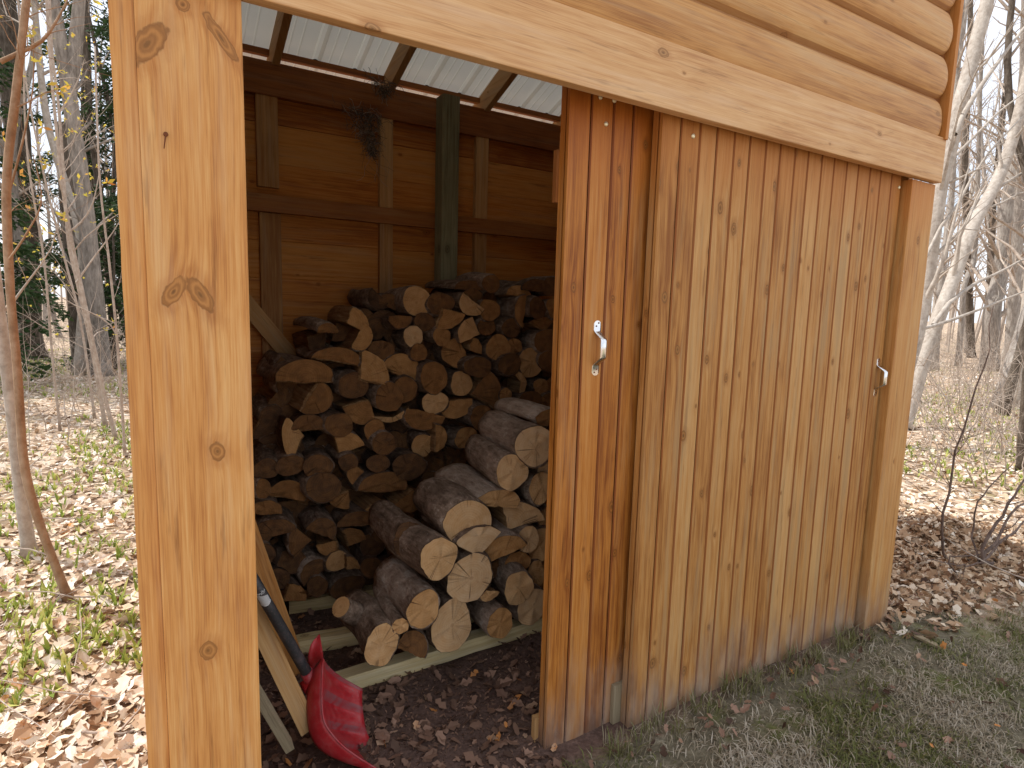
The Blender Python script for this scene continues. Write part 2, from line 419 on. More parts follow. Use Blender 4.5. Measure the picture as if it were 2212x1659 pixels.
# rear wall, studs, girt, plate
RW = 2.02
mb = MB(); z = -.05; k = 0
while z < 2.62:
    h = min(.197, 2.595-z)
    if h < .02: break
    gap = .0012 if k == 11 else 0
    # rounded inner lip of each siding course
    mb.box((-.02, RW+.075, z), X*3.09, Z*(h-gap), -Yv*.035, None)
    z += h; k += 1
part('rear_wall', mb, M_int, bevel=.004)
mb = MB(); mb.box((-.02, RW+.040, 2.44), X*3.08, Z*.165, -Yv*.042, .25); part('top_plate', mb, M_dark, bevel=.002)
for x, w, zb, zt in ((.525, .105, .95, 1.86), (.520, .105, 1.99, 2.44), (1.165, .078, -.05, 1.865), (1.165, .078, 1.95, 2.44), (1.775, .085, -.05, 1.86), (1.775, .085, 1.95, 2.44), (2.42, .085, -.05, 2.44)):
    mb = MB(); mb.box((x, RW+.0395, zb), Z*(zt-zb), X*w, -Yv*.036, None); part('stud', mb, M_stud)
mb = MB(); mb.box((.50, RW+.0390, .80), X*.45, Z*.085, -Yv*.036, .6); part('blocking', mb, M_int)
mb = MB(); mb.box((.02, RW+.022, 1.863), X*3.0, Z*.088, -Yv*.038, .7); part('girt', mb, M_dark)
# green treated post in front of the plate
c = at(968, 450, 1.86); mb = MB(); r = .052
pts = [(-r, -r*.86), (-r*.86, -r), (r*.86, -r), (r, -r*.86), (r, r*.9), (-r, r*.9)]
zb, zt = -.05, at(968, 205, 1.84).z
NZ = 16
for i in range(6):
    (x0_, y0_), (x1_, y1_) = pts[i], pts[(i+1) % 6]
    for k in range(NZ):
        za, zb_ = zb+(zt-zb)*k/NZ, zb+(zt-zb)*(k+1)/NZ
        wa, wb = [.003*noise.noise(Vector((0, 5, z_*2.5))) for z_ in (za, zb_)]
        mb.quad([(c.x+x0_+wa, 1.88+y0_, za), (c.x+x1_+wa, 1.88+y1_, za), (c.x+x1_+wb, 1.88+y1_, zb_), (c.x+x0_+wb, 1.88+y0_, zb_)], Z, X+Yv, (7, 7), .5)
mb.face([len(mb.v)+i for i in range(6)], None, .2); mb.v += [Vector((c.x+x_, 1.88+y_, zt)) for x_, y_ in pts]
part('support_post', mb, M_treat, bevel=0)
# diagonal brace on the left of the rear wall
a, b = at(548, 705, RW), at(618, 788, RW); dv = (b-a).normalized(); a = a-dv*.5; b = b+dv*.25
wv = Vector((dv.z, 0, -dv.x))*-.085
mb = MB(); mb.box(a, b-a, wv, -Yv*.034, .6); part('diagonal_brace', mb, M_stud)
# side walls
mb = MB(); z = -.05
while z < 3.2:
    h = .178; yb = RW+.05 if z < 2.6 else max(.1, RW-(z-2.6)/.37)
    mb.box((-.03, .10, z), Yv*(yb-.10), Z*(h-.001), X*.032); z += h
o = part('side_wall', mb, M_int, bevel=.003)
mb = MB(); z = -.05
while z < 3.2:
    h = .178; yb = RW+.05 if z < 2.6 else max(.1, RW-(z-2.6)/.37)
    mb.box((3.00, .12, z), Yv*(yb-.12), Z*(h-.001), X*.035); z += h
part('side_wall', mb, M_int, bevel=.003)
# roof: rafters, purlin, sheet, fascia
SL = .37
def roof_z(y): return 2.60-SL*(y-2.0)
for x in (-.01, .60, 1.21, 1.82, 2.43, 2.97):
    mb = MB(); a = Vector((x, 2.22, roof_z(2.22))); b = Vector((x, -.25, roof_z(-.25)))
    mb.box(a, b-a, X*.038, Z*.125, None); part('rafter', mb, M_stud if x < 2.9 else M_dark)
for y in (2.115, 1.2, .35):
    h = .034; zt_ = roof_z(y)+.125
    mb = MB()
    if y > 2:
        for xa in (-.01, .60, 1.21, 1.82, 2.43):
            mb.box((xa+.039, y-.04, zt_-.030), X*.570, Z*.030, Yv*.036)
        part('eave_blocking', mb, M_dark)
def sheet():
    mb = MB(); prof = []; x = -.075
    while x < 3.25:
        prof += [(x, 0), (x+.030, .0), (x+.045, .019), (x+.065, .019), (x+.080, 0), (x+.115, 0), (x+.121, .004), (x+.128, 0), (x+.165, 0), (x+.171, .004), (x+.178, 0)]; x += .215
    ys = [2.34, 1.6, .8, 0, -.42]
    for (x0_, h0), (x1_, h1) in zip(prof, prof[1:]):
        for ya, yb in zip(ys, ys[1:]):
            i = len(mb.v); mb.v += [Vector((x0_, ya, roof_z(ya)+.128+h0)), Vector((x1_, ya, roof_z(ya)+.128+h1)), Vector((x1_, yb, roof_z(yb)+.128+h1)), Vector((x0_, yb, roof_z(yb)+.128+h0))]
            mb.face((i, i+1, i+2, i+3))
    return mb
o = part('roof_sheet', sheet(), M_sheet, bevel=0)
mb = MB(); mb.box((-.075, 2.26, roof_z(2.26)-.03), X*3.29, Z*.15, Yv*.02, .8); part('fascia', mb, M_head)  # pale wood tone stands in for the lit strip behind the eave
M = Mat('dark_foam', .9, .1); xx_, yy_, zz_ = M.pos(); M.color(M.mix(M.noise(M.vec(xx_*90, yy_*90, zz_*90), 1, 2), (.02, .018, .018), (.06, .05, .05)))
for k in range(12):                                                # dark foam closures under the sheet ribs
    x = -.075+.215*k+.055; mb = MB(); mb.tube([(x, 2.114, roof_z(2.11)+.125), (x, 2.130, roof_z(2.11)+.122)], [.019, .019], 10); part('foam_closure', mb, M.mat, bevel=0)
# ------------------------------------------------------------------ firewood
def bark_mat():
    M = Mat('firewood_bark', .9, .12); x, y, z = M.obj(); rn = M.rndobj(); split = M.attr('groove'); tone = M.attr('tone')
    v = M.vec(x+rn*17., y, z+rn*9.)
    n1 = M.noise(v, 9., 4, .65); n2 = M.noise(M.vec(x*55+rn*30, y*14., z*55), 1, 4, .7); n3 = M.noise(v, 34., 4, .7); sp = M.noise(v, 110., 2, .6)
    c = M.ramp(n2*.45+n1*.35+n3*.2+(tone-.5)*.30, [(.30, (.040, .027, .020)), (.44, (.135, .090, .062)), (.56, (.27, .19, .14)), (.70, (.42, .33, .26))])
    c = M.mix((n3*.6+n1*.4).ss(.55, .62)*(tone*1.1-.15).mx(.1), c, (.42, .36, .30))
    c = M.mix(sp.ss(.70, .76)*.5, c, (.5, .47, .42))
    gr = M.noise(M.vec(x*70+rn*9, y*4., z*70), 1, 3, .6)
    wc = M.ramp(gr*.7+n1*.3+(tone-.5)*.25, [(.3, (.10, .05, .022)), (.5, (.27, .15, .065)), (.72, (.44, .28, .14))])
    c = M.mix(split*(.95), c, wc)
    M.color(c); M.bump(n2*.9+n3*.6+gr*.2, .018, 1.); return M.mat
def cut_mat():
    M = Mat('sawn_log_end', .8, .15); u, v = M.uv()[:2]; tone = M.attr('tone'); sd = M.attr('groove')
    r = (u*u+v*v).sqrt(); ang = v.m('ARCTAN2', u)
    wob = M.noise(M.vec(u*14., v*14., sd), 1, 3)
    ring = (((r*620.)+wob*9.).sin()*.5+.5)
    ringb = (((r*190.)+wob*6.).sin()*.5+.5)
    saw = M.noise(M.vec(u*40.+v*40.+sd*3, (u-v)*420., sd), 1, 2)
    blot = M.noise(M.vec(u*22., v*22., sd*7), 1, 4, .65)
    grime = M.noise(M.vec(u*60., v*60., sd*3), 1, 4, .7)
    t = tone+.10+(blot-.5)*.32+(saw-.5)*.10-ring*.035-ringb*.03
    c = M.ramp(t, [(.05, (.030, .018, .012)), (.22, (.10, .050, .024)), (.40, (.23, .105, .036)), (.58, (.40, .205, .075)), (.76, (.53, .315, .145)), (.95, (.62, .43, .255))])
    ca = M.noise(M.vec(ang.m('COSINE')*3.2+sd*5, ang.sin()*3.2, sd), 1, 2); w = r*10.+.35
    crack = (ca-.5).abs().ss(.007, .002)*r.ss(.002, .012)*M.noise(M.vec(u*9, v*9, sd+4), 1, 1).ss(.46, .56)
    c = M.mix(crack*.8, c, (.05, .024, .014))
    c = M.mix(grime.ss(.55, .8)*.35, c, (.16, .10, .06))
    heart = (r*60.+blot*1.5).ss(1.4, .7)*.35
    c = M.mix(heart, c, (.22, .10, .04))
    M.color(c); M.bump(saw*.35+grime*.5-crack*1.5+ring*.1, .0025, 1.); return M.mat
M_bark, M_cut = bark_mat(), cut_mat()

def outline(kind, ang, rr, N=30):
    """closed outline, unit radius; returns [(x, z, is_split_face)] and the pith position"""
    A = R(ang); d = (math.cos(A), math.sin(A)); P = []
    if kind == 'r':
        el = 1+rr.uniform(-.06, .06); ph = rr.random()*6
        for k in range(N):
            t = 2*math.pi*k/N; P.append((math.cos(t)*(1+.05*math.sin(2*t+ph)+.03*math.sin(3*t+ph*2)), math.sin(t)*(1+.05*math.sin(2*t+ph)+.03*math.sin(3*t+ph*2)), 0))
        return P, (rr.uniform(-.15, .15), rr.uniform(-.15, .15))
    if kind == 'h':
        c = (-d[0]*.45, -d[1]*.45); sp = 98; rad = 1.12
    elif kind == 'w':
        c = (-d[0]*.85, -d[1]*.85); sp = rr.uniform(42, 56); rad = 1.65
    else:
        c = (-d[0]*.7, -d[1]*.7); sp = 80; rad = 1.3
    M_ = N*2//3
    arc = [(c[0]+rad*math.cos(A+R(-sp+2*sp*k/M_)), c[1]+rad*math.sin(A+R(-sp+2*sp*k/M_)), 0) for k in range(M_+1)]
    e0, e1 = arc[0], arc[-1]; P = arc
    if kind == 'h': mid = [((e0[0]+e1[0])/2+d[0]*rr.uniform(-.12, .05), (e0[1]+e1[1])/2+d[1]*rr.uniform(-.12, .05))]
    elif kind == 'w': mid = [c]
    else: mid = [((e0[0]+e1[0])/2+d[0]*.75, (e0[1]+e1[1])/2+d[1]*.75)]
    mm = mid[0]; K = (N-M_)//2+1
    for k in range(1, K): P.append((e1[0]+(mm[0]-e1[0])*k/K+rr.uniform(-.03, .03), e1[1]+(mm[1]-e1[1])*k/K+rr.uniform(-.03, .03), 1))
    P.append((mm[0], mm[1], 1))
    for k in range(1, K): P.append((mm[0]+(e0[0]-mm[0])*k/K+rr.uniform(-.03, .03), mm[1]+(e0[1]-mm[1])*k/K+rr.uniform(-.03, .03), 1))
    return P, c
LOGN = 0
def make_log(c, rx, rz, kind='r', ang=0, tone=.6, bt=.5, L=.42, yaw=0., pitch=0., label=None, group=None, cut=True, seed=None, stub=None):
    global LOGN; LOGN += 1
    rr = random.Random(LOGN*13+5 if seed is None else seed)
    P, pith = outline(kind, ang, rr); N = len(P); sd = rr.random()*50
    mb = MB(); K = 8; rings = []
    bend = (rr.uniform(-.02, .02), rr.uniform(-.02, .02)); tap = rr.uniform(-.08, .10)
    amp = .10 if bt < .6 else .07
    for k in range(K+1):
        q = k/K; y = q*L; s_ = 1+tap*q
        if k == 0: s_ *= .975
        if k == K: s_ *= .93
        yy = y if k != 1 else .008
        i0 = len(mb.v); rings.append(i0)
        for j, (x, z, f) in enumerate(P):
            nn = noise.noise(Vector((x*1.6+sd, z*1.6, yy*6+sd)))*amp+noise.noise(Vector((x*4+sd, z*4, yy*16)))*amp*.45+noise.noise(Vector((x*9+sd, z*9, yy*30)))*amp*.28
            if k == 0: nn *= .9
            m = s_*(1+nn); b = math.sin(q*math.pi)
            mb.v.append(Vector((x*rx*m+bend[0]*b, yy+(noise.noise(Vector((x*2, z*2, sd)))*.012 if k == 0 else 0), z*rz*m+bend[1]*b)))
    for k in range(K):
        for j in range(N):
            a, b = rings[k]+j, rings[k]+(j+1) % N; a2, b2 = rings[k+1]+j, rings[k+1]+(j+1) % N
            sp = 1. if (P[j][2] or P[(j+1) % N][2]) else 0.
            mb.face((a, a2, b2, b), None, bt, sp, 0, not sp)
    mb.face([rings[K]+j for j in range(N)][::-1], None, bt, 1., 0)
    if not cut: mb.face([rings[0]+j for j in range(N)], None, bt, 1., 0)
    if stub:                                                       # stump of a side branch
        (sx, sy, sz), (ex, ey, ez), sr = stub
        a = Vector((sx, sy, sz)); b = Vector((ex, ey, ez)); mb.tube([a, a.lerp(b, .6), b], [sr*1.15, sr, sr*.97], 16, bt, 0, True, .1, sd)
    o = mb.build('firewood_log', M_bark); o.location = c; o.rotation_euler = (pitch, 0, yaw)
    if label: tag(o, label, 'firewood log', group)
    else: tag(o, None, 'firewood log', group)
    if cut:
        fb = MB(); front = [mb.v[rings[0]+j]+Vector((0, -.0012, 0)) for j in range(N)]
        cx_ = Vector((sum(p.x for p in front)/N, sum(p.y for p in front)/N, sum(p.z for p in front)/N))
        loops = []
        for q in (1., .8, .55, .3):
            i0 = len(fb.v); loops.append(i0)
            for p in front:
                w = cx_.lerp(p, q*.985); w.y += -.0025*(1-q)+.0022*noise.noise(Vector((w.x*60, w.z*60, sd)))*(1 if q < 1 else .3); fb.v.append(w)
        ic = len(fb.v); fb.v.append(cx_+Vector((0, -.0025, 0)))
        px, pz = pith[0]*rx, pith[1]*rz
        UV = lambda i: (fb.v[i].x-px, fb.v[i].z-pz)
        for a, b in zip(loops, loops[1:]):
            for j in range(N):
                idx = (a+j, a+(j+1) % N, b+(j+1) % N, b+j); fb.face(idx, [UV(i) for i in idx], tone, sd, 0, True)
        for j in range(N):
            idx = (loops[-1]+j, loops[-1]+(j+1) % N, ic); fb.face(idx, [UV(i) for i in idx], tone, sd, 0, True)
        fo = fb.build('cut_end', M_cut); fo.parent = o; fo.location = (0, 0, 0)
        if stub:
            fb = MB(); d = (b_ := Vector(stub[1]))-Vector(stub[0]); d.normalize(); u1 = d.orthogonal().normalized(); v1 = d.cross(u1)
            i0 = len(fb.v); cc = b_+d*.0015; rs = stub[2]*.95
            fb.v += [cc+(u1*math.cos(2*math.pi*t/16)+v1*math.sin(2*math.pi*t/16))*rs for t in range(16)]+[cc+d*.001]
            for t in range(16):
                a, b = 2*math.pi*t/16, 2*math.pi*((t+1) % 16)/16
                fb.face((i0+t, i0+(t+1) % 16, i0+16), [(math.cos(a)*rs, math.sin(a)*rs), (math.cos(b)*rs, math.sin(b)*rs), (0, 0)], tone-.08, sd+3, 0, True)
            fo = fb.build('stub_end', M_cut); fo.parent = o; fo.location = (0, 0, 0)
    return o
# rows: x, y, rx, ry (zoom pixels), kind, bark side angle, end tone, bark tone, label
A4 = lambda x, y: (532.8+.3125*x, 561.6+.3125*y)
A5 = lambda x, y: (532.8+.3923*x, 1008+.3923*y)
A8 = lambda x, y: (547.2+.2387*x, 972+.2387*y)
DK = 'dark weathered split logs low in the rear stack'
DL = 'dark brown weathered log wedged into the shadowed lower left of the rear stack'
DU = 'dark log ends deep in the rear stack'
DUL = 'dark bark covered log with a dull end packed between brighter logs of the rear stack'
BACK = [
 (1178,285,93,95,'r',0,.60,.62,'thick round grey barked log lying alone on the crest of the rear stack'),
 (1060,430,66,62,'h',270,.30,.50,'long dark log directly under the crest log of the rear stack'),
 (1152,530,62,73,'r',0,.74,.35,'small round log with a light yellow end two below the crest log'),
 (1350,530,60,60,'r',0,.42,.45,'small reddish brown round log end right of the light yellow one'),
 (765,415,85,62,'w',20,.50,.55,'thin split wedge of brown wood on the upper left slope of the rear stack'),
 (812,545,74,84,'h',330,.50,.60,'rounded split log with a tan end below the thin wedge on the upper left slope'),
 (1540,325,78,78,'h',235,.68,.45,'half round log with light tan end and forked crack near the stack top'),
 (1400,400,85,80,'w',300,.46,.5,'brown split wedge left of the half round log with the forked crack'),
 (1540,490,82,72,'w',160,.62,.5,'light brown split wedge below the half round log with the forked crack'),
 (1680,345,68,68,'r',0,.28,.4,'dull brown round log end right of the half round log with the forked crack'),
 (1890,345,52,95,'h',170,.42,.5,'tall narrow split log right of the dull brown round log'),
 (1885,215,72,55,'h',80,.52,.5,'orange tinted split log at the upper right of the rear stack'),
 (1690,165,55,60,'r',0,.16,.65,None),
 (1560,175,100,50,'h',90,.12,.45,None),
 (1740,605,72,86,'r',0,.44,.45,'round brown log end beneath the dull round one, beside a smaller brown end'),
 (1850,596,47,53,'r',0,.40,.5,'small round brown log end touching the right side of a larger brown one'),
 (1580,600,52,52,'w',30,.46,.55,'jagged brown split end sticking out in the middle of the rear stack'),
 (1430,655,112,88,'h',200,.42,.6,'torn split log with a pale fungus patch in the middle of the rear stack'),
 (1965,705,78,100,'r',0,.60,.5,'large oval tan log end at the right of the rear stack'),
 (1885,845,72,76,'c',20,.60,.45,'crescent shaped orange log end below the large oval tan one'),
 (2035,875,48,54,'r',0,.52,.45,'small round orange log end beside the inner door edge'),
 (1790,935,40,46,'r',0,.50,.45,'very small round end tucked under the crescent shaped one'),
 (1655,900,112,112,'w',10,.20,.75,'broad grey split log with a rough grey face near the middle right'),
 (1483,855,77,78,'r',0,.62,.4,'round log with a bright orange end and a left crack mid stack'),
 (1295,815,90,102,'r',0,.33,.5,'big round brown log with a hollowed dark heart mid stack'),
 (1100,735,118,112,'h',55,.50,.4,'large half round log with a brown flat end in the centre of the rear stack'),
 (870,760,112,112,'w',35,.54,.35,'large pointed tan split wedge left of the centre half log'),
 (640,655,140,72,'h',70,.24,.62,'dark split log streaked with white rot on the left slope'),
 (410,765,170,112,'h',85,.34,.55,'very wide half log at the far left of the rear stack beside the diagonal brace'),
 (1303,987,82,74,'r',0,.68,.45,'round log with the brightest yellow tan end in the rear stack'),
 (1450,1030,100,92,'h',275,.50,.4,'brown half log right of the brightest round end'),
 (1625,1090,76,82,'r',0,.30,.4,'round brown log end above the thick white flecked log'),
 (1215,1110,118,92,'h',250,.34,.5,'dark orange half log left under the brightest round end'),
 (1010,1080,92,62,'c',285,.66,.4,'crescent shaped light orange end left of centre'),
 (985,950,92,90,'r',0,.18,.45,None),
 (800,1050,108,98,'w',240,.38,.5,'irregular split log with a rough brown end left of the crescent one'),
 (510,975,118,98,'h',330,.22,.5,None),
 (320,1230,88,128,'w',185,.56,.35,'dark log with a pale triangular split end at the far left of the rear stack'),
 (690,1270,108,90,'w',60,.50,.4,'dark log with a triangular orange end right of the pale triangular one'),
 (885,1180,66,76,'r',0,.34,.45,'brown round log end right of the triangular orange one'),
 (1217,1282,70,75,'r',0,.56,.4,'round bright orange log end with white spots at the foot of the upper stack'),
 (1345,1232,56,76,'h',0,.44,.4,'narrow brown log end next to the orange white spotted one'),
 (1520,1230,73,74,'r',0,.44,.4,'round brown log end left of the thick white flecked log'),
 (1800,1035,66,60,'r',0,.28,.4,None),
 (2080,560,80,80,'r',0,.18,.75,None),
 (2130,330,52,70,'r',0,.44,.5,None),
 (2050,440,72,55,'w',100,.36,.5,None),
 (2110,700,82,72,'r',0,.20,.7,None),
 (2120,870,62,60,'r',0,.28,.4,None),
 (1960,965,80,55,'r',0,.16,.4,None),
 (2095,985,64,62,'r',0,.26,.4,None),
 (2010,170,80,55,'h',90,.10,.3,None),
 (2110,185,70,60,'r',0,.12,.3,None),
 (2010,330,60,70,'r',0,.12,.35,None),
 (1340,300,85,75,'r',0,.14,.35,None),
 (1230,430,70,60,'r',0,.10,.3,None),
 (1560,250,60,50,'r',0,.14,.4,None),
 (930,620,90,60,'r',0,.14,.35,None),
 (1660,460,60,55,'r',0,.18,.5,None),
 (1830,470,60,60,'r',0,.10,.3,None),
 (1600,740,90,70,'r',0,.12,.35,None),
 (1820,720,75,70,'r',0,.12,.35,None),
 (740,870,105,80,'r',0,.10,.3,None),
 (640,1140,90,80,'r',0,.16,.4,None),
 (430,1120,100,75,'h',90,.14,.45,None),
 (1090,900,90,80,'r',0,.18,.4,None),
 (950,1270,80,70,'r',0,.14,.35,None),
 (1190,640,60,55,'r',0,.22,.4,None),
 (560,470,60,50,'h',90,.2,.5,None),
]
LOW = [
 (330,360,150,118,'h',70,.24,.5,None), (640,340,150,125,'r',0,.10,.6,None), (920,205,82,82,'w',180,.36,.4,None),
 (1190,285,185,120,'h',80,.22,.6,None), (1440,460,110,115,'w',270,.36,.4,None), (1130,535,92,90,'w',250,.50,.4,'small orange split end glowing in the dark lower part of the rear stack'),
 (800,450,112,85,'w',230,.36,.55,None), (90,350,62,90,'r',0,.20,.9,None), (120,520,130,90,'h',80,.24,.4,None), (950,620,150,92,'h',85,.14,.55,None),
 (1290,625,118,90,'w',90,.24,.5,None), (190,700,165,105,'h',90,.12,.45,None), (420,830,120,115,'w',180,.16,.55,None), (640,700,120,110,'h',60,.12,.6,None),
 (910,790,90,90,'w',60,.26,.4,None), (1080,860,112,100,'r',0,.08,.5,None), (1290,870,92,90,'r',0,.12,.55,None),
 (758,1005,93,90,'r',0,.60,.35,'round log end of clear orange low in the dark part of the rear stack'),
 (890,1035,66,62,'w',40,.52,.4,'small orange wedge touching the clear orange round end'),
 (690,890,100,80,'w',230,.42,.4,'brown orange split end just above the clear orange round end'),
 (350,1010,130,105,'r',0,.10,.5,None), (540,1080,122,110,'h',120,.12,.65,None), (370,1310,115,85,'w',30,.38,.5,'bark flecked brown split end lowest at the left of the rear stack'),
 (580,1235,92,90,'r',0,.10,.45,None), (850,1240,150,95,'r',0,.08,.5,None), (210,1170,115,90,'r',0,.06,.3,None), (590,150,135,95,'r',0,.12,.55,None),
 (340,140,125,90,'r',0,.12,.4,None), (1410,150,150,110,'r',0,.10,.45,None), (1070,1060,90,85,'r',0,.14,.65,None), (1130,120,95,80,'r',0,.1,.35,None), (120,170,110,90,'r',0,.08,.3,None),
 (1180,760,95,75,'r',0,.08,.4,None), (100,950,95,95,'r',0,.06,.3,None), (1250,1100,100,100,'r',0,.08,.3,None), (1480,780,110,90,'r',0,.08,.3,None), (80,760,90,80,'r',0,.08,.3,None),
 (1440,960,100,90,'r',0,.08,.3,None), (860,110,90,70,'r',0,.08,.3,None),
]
FRONT = [
 ('4',1990,1285,120,142,'r',0,.80,.75,.62,.44,'thick white flecked log, widest and topmost of the pale front stack'),
 ('4',1838,1465,102,118,'r',0,.74,.60,.64,.46,'long barked log with a pale cracked end just below the widest front log'),
 ('4',2085,1440,68,66,'h',100,.84,.60,.72,.4,'small pale split log against the inner door under the widest front log'),
 ('5',1618,118,54,84,'r',0,.68,.75,.70,.42,'greenish barked round log beside the inner door, right of the long cracked one'),
 ('5',1392,175,112,72,'h',70,.62,.95,.66,.50,'bare grey split log resting on the bitten round log of the front stack'),
 ('5',1222,312,126,118,'r',0,.72,.50,.62,.44,'biggest round log in the middle of the front stack with a notched right edge'),
 ('5',1500,275,112,84,'w',55,.74,.70,.70,.40,'pale grey split slab right of the biggest middle log'),
 ('5',1278,412,98,98,'w',92,.82,.45,.60,.40,'pale heart shaped split end under the biggest middle log'),
 ('5',1405,442,106,78,'h',110,.52,.85,.64,.40,'rough grey brown split log right of the heart shaped end'),
 ('5',1553,400,53,74,'r',0,.76,.6,.68,.40,'small pale round end right of the rough grey brown split log'),
 ('5',1612,432,58,92,'r',0,.64,.5,.74,.40,'oval brown end next to the small pale round one by the door'),
 ('5',1058,505,105,110,'r',0,.70,.55,.56,.42,'round log with a clean tan end on the left flank of the front stack'),
 ('5',1230,612,119,122,'r',0,.80,.5,.60,.42,'large round log with the palest end in the lower front stack'),
 ('5',1490,530,64,60,'r',0,.40,.45,.70,.40,'dull brown log end in a hollow of the lower front stack'),
 ('5',1590,597,50,72,'r',0,.58,.5,.72,.40,'narrow brown oval end near the door in the lower front stack'),
 ('5',1498,668,74,86,'r',0,.70,.55,.64,.42,'pale forked log whose side branch points down left'),
 ('5',1578,768,82,97,'r',0,.76,.55,.66,.42,'pale round log end lowest beside the door on the long timber'),
 ('5',975,785,90,98,'r',0,.60,.80,.54,.42,'round log with mottled grey brown bark leaning on the left of the front stack'),
 ('5',1128,876,112,130,'r',25,.76,.45,.60,.42,'largest pale split face at the foot of the front stack'),
 ('5',1395,862,66,77,'r',0,.50,.65,.60,.40,'short brown barked round log sitting on the long front timber'),
 ('5',742,985,91,104,'r',0,.68,.45,.56,.42,'thick dark barked log at the lower left with a sawn branch stub on its side'),
 ('5',848,877,43,42,'r',0,.62,.60,.55,.44,'thin pole like log with a small orange end above the branch stub log'),
 ('5',925,968,74,86,'h',60,.26,.80,.62,.36,'dark brown bark covered chunk beside the branch stub log on the front timber'),
 ('5',1652,292,42,68,'r',0,.60,.5,.76,.40,'half hidden tan round end against the door beside the pale grey slab'),
 ('5',1662,650,34,62,'r',0,.60,.5,.76,.40,'sliver of a tan end against the door above the lowest pale round one'),
 ('5',1330,712,48,42,'h',250,.66,.5,.61,.30,'short side branch end of pale wood left of the forked log'),
 ('5',1655,545,36,40,'r',0,.5,.5,.76,.40,'tiny brown end against the door above the narrow oval one'),
 ('4',2085,1090,92,52,'r',0,.40,.95,.70,.42,'grey barked log lying across the top of the front stack by the door'),
 ('5',890,395,80,90,'r',0,.14,.45,.74,.40,'dark round log half hidden behind the clean tan round one'),
 ('5',1400,560,60,50,'r',0,.2,.4,.74,.40,'dark little end in the gap under the rough grey brown split log'),
]
taken = []
def place(px, py, prx, pry, Y, **kw):
    c = at(px, py, Y); rx = (at(px+prx, py, Y).x-at(px-prx, py, Y).x)/2; rz = (at(px, py-pry, Y).z-at(px, py+pry, Y).z)/2
    k_ = 1.10 if Y > 1.1 else 1.08
    rx *= k_; rz *= k_
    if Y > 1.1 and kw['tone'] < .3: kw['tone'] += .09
    rr = random.Random(int(px*7+py*3)); taken.append((px, py, max(prx, pry)))
    return make_log(c, rx, rz, yaw=rr.uniform(-.12, .10), pitch=rr.uniform(-.05, .05), **kw)
for q in BACK:
    x, y = A4(q[0], q[1]); f = (1240-y)/640
    lab = q[8]; Y = 1.30+.16*f+random.Random(q[0]).uniform(-.035, .035)
    place(x, y, q[2]*.3125, q[3]*.3125, Y, kind=q[4], ang=q[5], tone=q[6], bt=q[7], label=lab or DUL, group='firewood logs in the rear stack' if lab else DU)
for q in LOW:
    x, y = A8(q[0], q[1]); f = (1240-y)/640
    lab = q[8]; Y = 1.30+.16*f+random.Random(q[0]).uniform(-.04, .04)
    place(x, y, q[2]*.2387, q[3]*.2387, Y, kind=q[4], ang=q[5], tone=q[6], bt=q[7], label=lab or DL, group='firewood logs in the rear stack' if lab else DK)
for q in FRONT:
    s_, x, y = q[0], q[1], q[2]; px, py = (A4 if s_ == '4' else A5)(x, y); k = .3125 if s_ == '4' else .3923
    kw = {}
    if 'branch stub on' in q[11]:
        kw['stub'] = ((-.02, .20, .03), (-.10, .155, .105), .040)
    if q[1] == 848: kw['pitch_'] = 0
    kw.pop('pitch_', 0)
    place(px, py, q[3]*k, q[4]*k, q[9]+.03, kind=q[5], ang=q[6], tone=q[7], bt=q[8], L=q[10]*.80, label=q[11], group='pale firewood logs in the front stack', **kw)
# added logs toned dark, giving shade to the gaps between and behind those, and the part of both stacks behind the inner door
FL = 'short added log, toned dark for the shade of a gap behind brighter log ends'
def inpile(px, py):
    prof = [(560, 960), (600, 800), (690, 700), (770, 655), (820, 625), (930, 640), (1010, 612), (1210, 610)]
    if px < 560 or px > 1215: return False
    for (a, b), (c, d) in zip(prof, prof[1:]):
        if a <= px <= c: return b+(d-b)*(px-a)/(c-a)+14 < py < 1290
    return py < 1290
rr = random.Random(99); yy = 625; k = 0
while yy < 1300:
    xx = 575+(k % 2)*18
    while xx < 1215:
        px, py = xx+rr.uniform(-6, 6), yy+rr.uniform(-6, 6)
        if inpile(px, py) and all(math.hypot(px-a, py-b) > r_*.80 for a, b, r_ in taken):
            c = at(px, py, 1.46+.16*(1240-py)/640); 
            make_log(c, .056, .056, kind=rr.choice('rhw'), ang=rr.uniform(0, 360), tone=rr.uniform(.08, .26), bt=rr.uniform(.25, .6), L=.36, label=FL, group='added logs toned dark for shade in the stack gaps')
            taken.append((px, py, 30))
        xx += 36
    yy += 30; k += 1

# bearers under the stacks
def rail(pa, pb, Y0, Y1, w, h, ext, label):
    a, b = gat(*pa), gat(*pb)
    d = (b-a); d.z = 0; d.normalize(); a = a-d*ext[0]; b = b+d*ext[1]; nrm = Vector((-d.y, d.x, 0))
    mb = MB(); K = 14; prof = [(0, -h), (0, -.018), (.012, 0), (w-.012, 0), (w, -.018), (w, -h)]; rows = []
    for k in range(K+1):
        p = a.lerp(b, k/K); p.z = GZ+h+.002; n_ = noise.noise(Vector((k*.7, Y0, 0)))*.005
        rows.append([p+nrm*(u_+n_)+Z*(v_+n_*.6) for u_, v_ in prof])
    off = (rnd.random()*30, rnd.random()*30)
    for k in range(K):
        for j in range(5): mb.quad([rows[k][j], rows[k+1][j], rows[k+1][j+1], rows[k][j+1]], d, nrm+Z, off, .5)
    for row, fl in ((rows[0], 0), (rows[-1], 1)):
        i = len(mb.v); mb.v += row; mb.face(range(i, i+6) if fl else list(range(i, i+6))[::-1], [(q.z, q.dot(nrm)) for q in row][::1 if fl else -1], .3)
    o = mb.build('timber_bearer', M_rail); recenter(o, a); return tag(o, label, 'timber')
